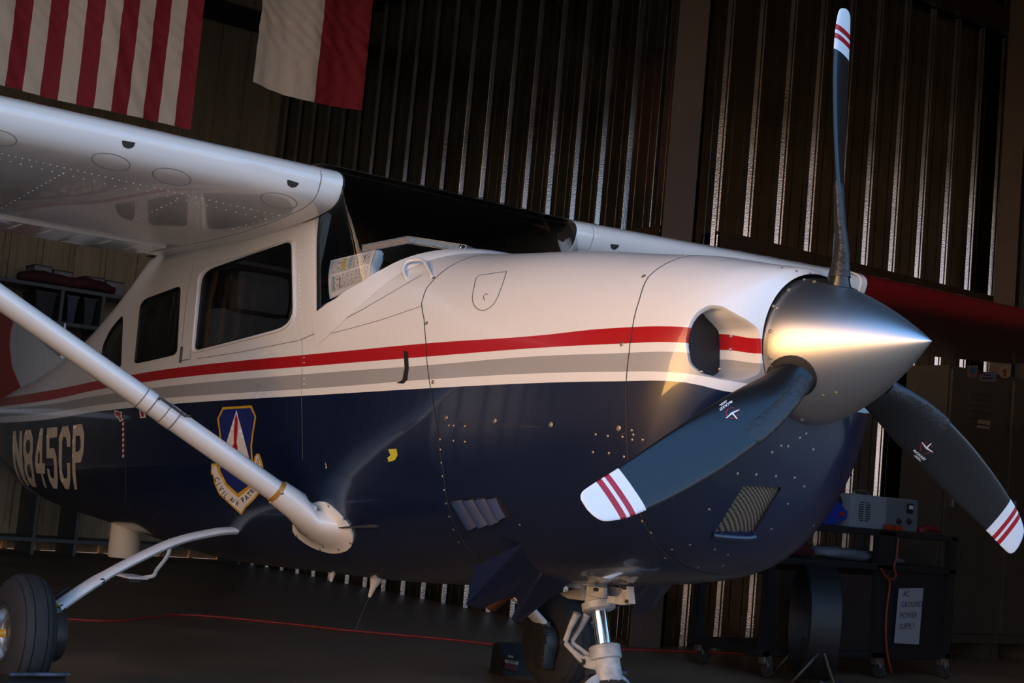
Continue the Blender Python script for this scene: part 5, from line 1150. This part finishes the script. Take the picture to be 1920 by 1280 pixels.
# drum fan on the floor
fc_ = Vector((-2.80, 3.10, .36)); FN = empty('floor_fan', (fc_.x, fc_.y, 0), 'black round floor fan with wire guard on tube legs beside the cart', 'fan'); fa = Vector((.6, .8, 0)).normalized(); fb_ = Vector((-.8, .6, 0))
mb = MB(); mb.lathe([(.30, -.09), (.315, -.08), (.315, .08), (.30, .09), (.295, .08), (.295, -.08), (.30, -.09)], fc_, fa, 40); cpart(mb, 'drum', M['black'], 40, FN)
mb = MB()
for r in (.06, .11, .16, .21, .26): mb.lathe([(r, .088), (r+.003, .091), (r, .094), (r-.003, .091), (r, .088)], fc_, fa, 32)
for i in range(16): a_ = 2*PI*i/16; e = fb_*math.cos(a_)+Vector((0, 0, 1))*math.sin(a_); mb.tube([fc_+fa*.091+e*.05, fc_+fa*.091+e*.30], .0022, 5)
mb.lathe([(0, .095), (.05, .095), (.055, .085)], fc_, fa, 20); cpart(mb, 'wire_guard', M['darkmetal'], False, FN)
for i in range(4):
    a_ = PI/2*i+.4; e = fb_*math.cos(a_)+Vector((0, 0, 1))*math.sin(a_); g_ = fb_*-math.sin(a_)+Vector((0, 0, 1))*math.cos(a_); mb = MB(); mb.add([fc_+e*.03+g_*.02, fc_+e*.03-g_*.02, fc_+e*.27-g_*.08+fa*.03, fc_+e*.27+g_*.07-fa*.03], [(0, 1, 2, 3)]); cpart(mb, 'blade', M['darkmetal'], False, FN)
for s_ in (-1, 1):
    mb = MB(); q = fc_+fb_*(.27*s_); mb.tube(catmull([q+Vector((0, 0, -.12)), q+fa*.10+Vector((0, 0, -.345)), q+fa*.22+Vector((0, 0, -.348))], 5), .011, 8); mb.tube([q+Vector((0, 0, -.12)), q-fa*.18+Vector((0, 0, -.348))], .011, 8); cpart(mb, 'leg', M['darkmetal'], True, FN)
# ------------------------------------------------------------------ lockers
lk = mat('locker_olive', (.055, .047, .034), .55, var=.15)
LK = []
for i, (ya, yb, lab) in enumerate(((5.70, 6.43, 'olive steel locker with stickers at the top of its door'), (6.44, 6.93, 'olive steel locker in the corner, at the edge of the frame'))):
    L0 = empty('locker', (-4.2, (ya+yb)/2, 0), lab, 'locker'); LK.append(L0)
    def lp(mb, nm, m=lk, sm=False): return cpart(mb, nm, m, sm, L0)
    mb = MB(); mb.box((-4.215, (ya+yb)/2, 1.12), (.38, yb-ya, 2.0), bev=.006); lp(mb, 'cabinet_body')
    mb = MB(); mb.box((-4.016, (ya+yb)/2, 1.14), (.022, yb-ya-.05, 1.90), bev=.005); lp(mb, 'door')
    for j in range(6): mb = MB(); mb.box((-4.003, (ya+yb)/2, 1.72+.045*j), (.008, .24, .012), Matrix.Rotation(.5, 3, 'Y')); lp(mb, 'vent_slat')
    mb = MB(); mb.box((-3.995, ya+.10, 1.14), (.02, .02, .10), bev=.004); lp(mb, 'handle', M['alu'])
    for y in (ya+.04, yb-.04):
        mb = MB(); mb.box((-4.215, y, .06), (.34, .04, .12)); lp(mb, 'foot')
XL = -4.003
def stick(pts, m, nm, par, off=0): mb = MB(); mb.prism([at(x, y, 'x', XL+off) for x, y in pts], (.0015, 0, 0)); return cpart(mb, nm, m, False, par)
# map a picture crop of the door to points
def d4(L): return [(1780+x/4.921, 640+y/4.923) for x, y in L]
stick(d4([(165, 222), (262, 220), (264, 270), (250, 310), (240, 335), (172, 330), (166, 300)]), mat('sticker_pink', (.16, .085, .07), .6), 'shield_sticker', LK[0]); stick(d4([(182, 240), (248, 238), (246, 275), (215, 312), (188, 285)]), mat('sticker_blue', (.02, .085, .15), .6), 'shield_sticker_center', LK[0], .002)
o = stick(d4([(282, 305), (345, 290), (350, 277), (432, 278), (430, 372), (278, 366)]), mat('sticker_lilac', (.12, .115, .16), .6), 'bumper_sticker', LK[0])
for i, (u0, u1) in enumerate(((.25, .70), (.12, .86))): y = 308+30*i; stick(d4([(285+140*u0, y-6), (285+140*u1, y-6), (285+140*u1, y+7), (285+140*u0, y+7)]), M['black'], 'sticker_print', LK[0], .002)
stick(d4([(511+52*math.cos(2*PI*i/24), 287+55*math.sin(2*PI*i/24)) for i in range(24)]), mat('sticker_cream', (.24, .19, .13), .6), 'round_sticker', LK[0]); stick(d4([(488, 262), (520, 250), (530, 270), (520, 300), (530, 325), (505, 320), (492, 328), (498, 295), (485, 280)]), mat('sticker_red', (.19, .03, .012), .6), 'round_sticker_spot', LK[0], .002)
stick(d4([(262, 720), (380, 730), (370, 808), (254, 796)]), mat('name_card', (.23, .19, .14), .6), 'name_card', LK[0])
# ------------------------------------------------------------------ storage shelves on the back wall
SHX = -10.45
shm = mat('grey_shelf_steel', (.10, .10, .095), .5, var=.1)
SH = empty('storage_shelves', (SHX-.15, 1.7, 0), 'grey steel storage shelves against the tan back wall', 'shelves')
zt_ = at(120, 537, 'x', SHX+.2).z
for z, nm in ((zt_, 'top_shelf'), (at(170, 610, 'x', SHX+.2).z, 'shelf'), (1.45, 'shelf'), (.8, 'shelf'), (.15, 'shelf')):
    mb = MB(); mb.box((SHX, 1.75, z-.02), (.45, 3.1, .035), bev=.004); cpart(mb, nm, shm, False, SH)
for y in (.2, at(112, 590, 'x', SHX+.2).y, at(189, 600, 'x', SHX+.2).y, 3.28):
    mb = MB(); mb.box((SHX, y, zt_/2), (.44, .03, zt_)); cpart(mb, 'upright', shm, False, SH)
def along(px): return at(px, 520, 'x', SHX+.1).y
bx = mat('white_carton', (.33, .28, .26), .7, var=.3, vscale=9)
for i, (a_, b_, h_) in enumerate(((66, 102, .17), (103, 142, .15), (165, 203, .14), (205, 240, .13))):
    ya, yb = along(a_), along(b_); mb = MB(); mb.box((SHX-.09, (ya+yb)/2, zt_+h_/2), (.25, (yb-ya)*.94, h_), bev=.01); r_ = mb.build('carton', bx)
    tag(r_, ('worn white carton at the left end of the top shelf', 'white carton second from the left on the top shelf', 'white carton third from the left on the top shelf', 'white carton at the right end of the top shelf')[i], 'carton', 'cartons on the top shelf')
    mb = MB(); mb.box((SHX-.09, (ya+yb)/2, zt_+h_+.004), (.26, (yb-ya)*.96, .012)); mb.build('lid', M['darkmetal'], r_)
blob('red_tarp', [(SHX+.12, along(32), zt_+.04), (SHX+.13, along(70), zt_+.06), (SHX+.13, along(120), zt_+.05), (SHX+.13, along(170), zt_+.065), (SHX+.13, along(215), zt_+.04)], [.04, .07, .06, .07, .04], mat('dark_red_tarp', (.085, .012, .015), .8, var=.2), 'dark red folded tarp along the front of the top shelf', 'tarp', .8, 6)
for i, (a_, b_, c_, lab) in enumerate(((60, 108, (.02, .018, .016), 'dark storage bin on the second shelf, leftmost of three'), (120, 150, (.05, .065, .075), 'blue grey storage bin on the second shelf, middle of three'), (152, 184, (.03, .032, .03), 'dark storage bin on the second shelf, rightmost of three'))):
    z = at(170, 610, 'x', SHX+.2).z; ya, yb = along(a_)+.03, along(b_)-.02; mb = MB(); mb.prism([(SHX-.18, ya+.02, z), (SHX-.18, yb-.02, z), (SHX-.18, yb, z+.24), (SHX-.18, ya, z+.24)], (.36, 0, 0)); r_ = mb.build('storage_bin', mat('bin', c_, .6)); tag(r_, lab, 'bin', 'bins on the second shelf')
    mb = MB(); mb.box((SHX, (ya+yb)/2, z+.235), (.38, yb-ya+.02, .02)); mb.build('rim', mat('binrim', c_, .5), r_)
blob('grey_cover', [(SHX+.02, along(36), 1.60), (SHX+.02, along(58), 1.65), (SHX+.02, along(80), 1.62), (SHX, along(100), 1.56)], [.08, .18, .17, .08], mat('grey_fabric', (.10, .09, .085), .85, var=.2), 'grey cloth bundle on the shelf behind the tail fin', 'cloth', .8, 8)
# ------------------------------------------------------------------ things on the floor
cc = [(120, 1160), (170, 1163), (230, 1163), (290, 1156), (340, 1152), (420, 1157), (500, 1165), (560, 1171), (640, 1180), (760, 1191), (860, 1200), (945, 1209), (1100, 1215), (1290, 1221), (1480, 1231)]
first = [at(60, 1165, 'z', .006)+Vector((-.2, -.4, 0))]
mb = MB(); mb.tube(catmull(first+[at(x, y, 'z', .007) for x, y in cc]+[Vector((-3.6, 4.0, .007))], 5), .007, 8); tag(mb.build('air_hose', mat('red_hose', (.34, .035, .022), .5), smooth=True), 'red hose lying across the dark hangar floor under the airplane', 'hose')
# chocks: near right wheel and behind the far wheel
pa, pb = at(14, 1262, 'y', -1.50), at(121, 1264, 'y', -1.12)
def chock(name, x0, x1, ya, yb, h, lab, m, grp='wheel chocks'):
    r_ = empty(name, ((x0+x1)/2, (ya+yb)/2, 0), lab, 'chock', grp); mb = MB(); mb.prism([(x0, ya, 0), (x1, ya, 0), (x1-.02, ya, h*.5), (x1-.07, ya, h), (x0+.01, ya, h*.9)], (0, yb-ya, 0)); cpart(mb, 'body', m, False, r_)
    return r_
zc = max(.05, at(60, 1262, 'x', -2.43).z); yc0, yc1 = at(14, 1262, 'x', -2.43).y, at(121, 1264, 'x', -2.43).y
ck = chock('wheel_chock', -2.52, -2.36, yc0, yc1, zc, 'black wheel chock with worn blue rim in front of the near tyre', M['black'])
mb = MB(); mb.box((-2.40, (yc0+yc1)/2, zc+.002), (.035, yc1-yc0+.01, .012), bev=.004); cpart(mb, 'worn_rim', mat('worn_blue_steel', (.075, .085, .12), .45, metal=.5, var=.8, vscale=30), False, ck)
pz = at(962, 1262, 'z', 0); cxx = -3.20; ya, yb = at(946, 1240, 'x', cxx).y, at(1008, 1240, 'x', cxx).y
ck2 = chock('wheel_chock', cxx-.12, cxx, ya, yb, at(970, 1207, 'x', cxx).z, 'black wheel chock with red and white label behind the far tyre', M['black'])
def lab_(pts, m, nm): mb = MB(); mb.prism([at(x, y, 'x', cxx+.006) for x, y in pts], (.002, 0, 0)); return cpart(mb, nm, m, False, ck2)
def d3(L): return [(840+x/4.267, 980+y/4.267) for x, y in L]
lab_(d3([(455, 1088), (562, 1108), (560, 1135), (455, 1115)]), mat('label_white', (.30, .27, .26), .6), 'white_label'); lab_(d3([(455, 1117), (558, 1138), (556, 1190), (452, 1165)]), mat('label_maroon', (.06, .012, .014), .6), 'maroon_label'); lab_(d3([(478, 1055), (520, 1062), (520, 1082), (478, 1072)]), mat('label_small', (.22, .20, .20), .6), 'small_label')
o_ = at(840+460/4.267, 980+1112/4.267, 'x', cxx+.009); text_flat('label_lettering', 'TRW', o_, Vector((0, .030, -.004)), Vector((0, 0, .022)), (1, 0, 0), M['black'], None, .02).parent = None
for o in [o for o in COL.objects if o.name.startswith('label_lettering')]: o.parent = ck2; o.matrix_parent_inverse = Matrix.Translation(-Vector(ck2.location))
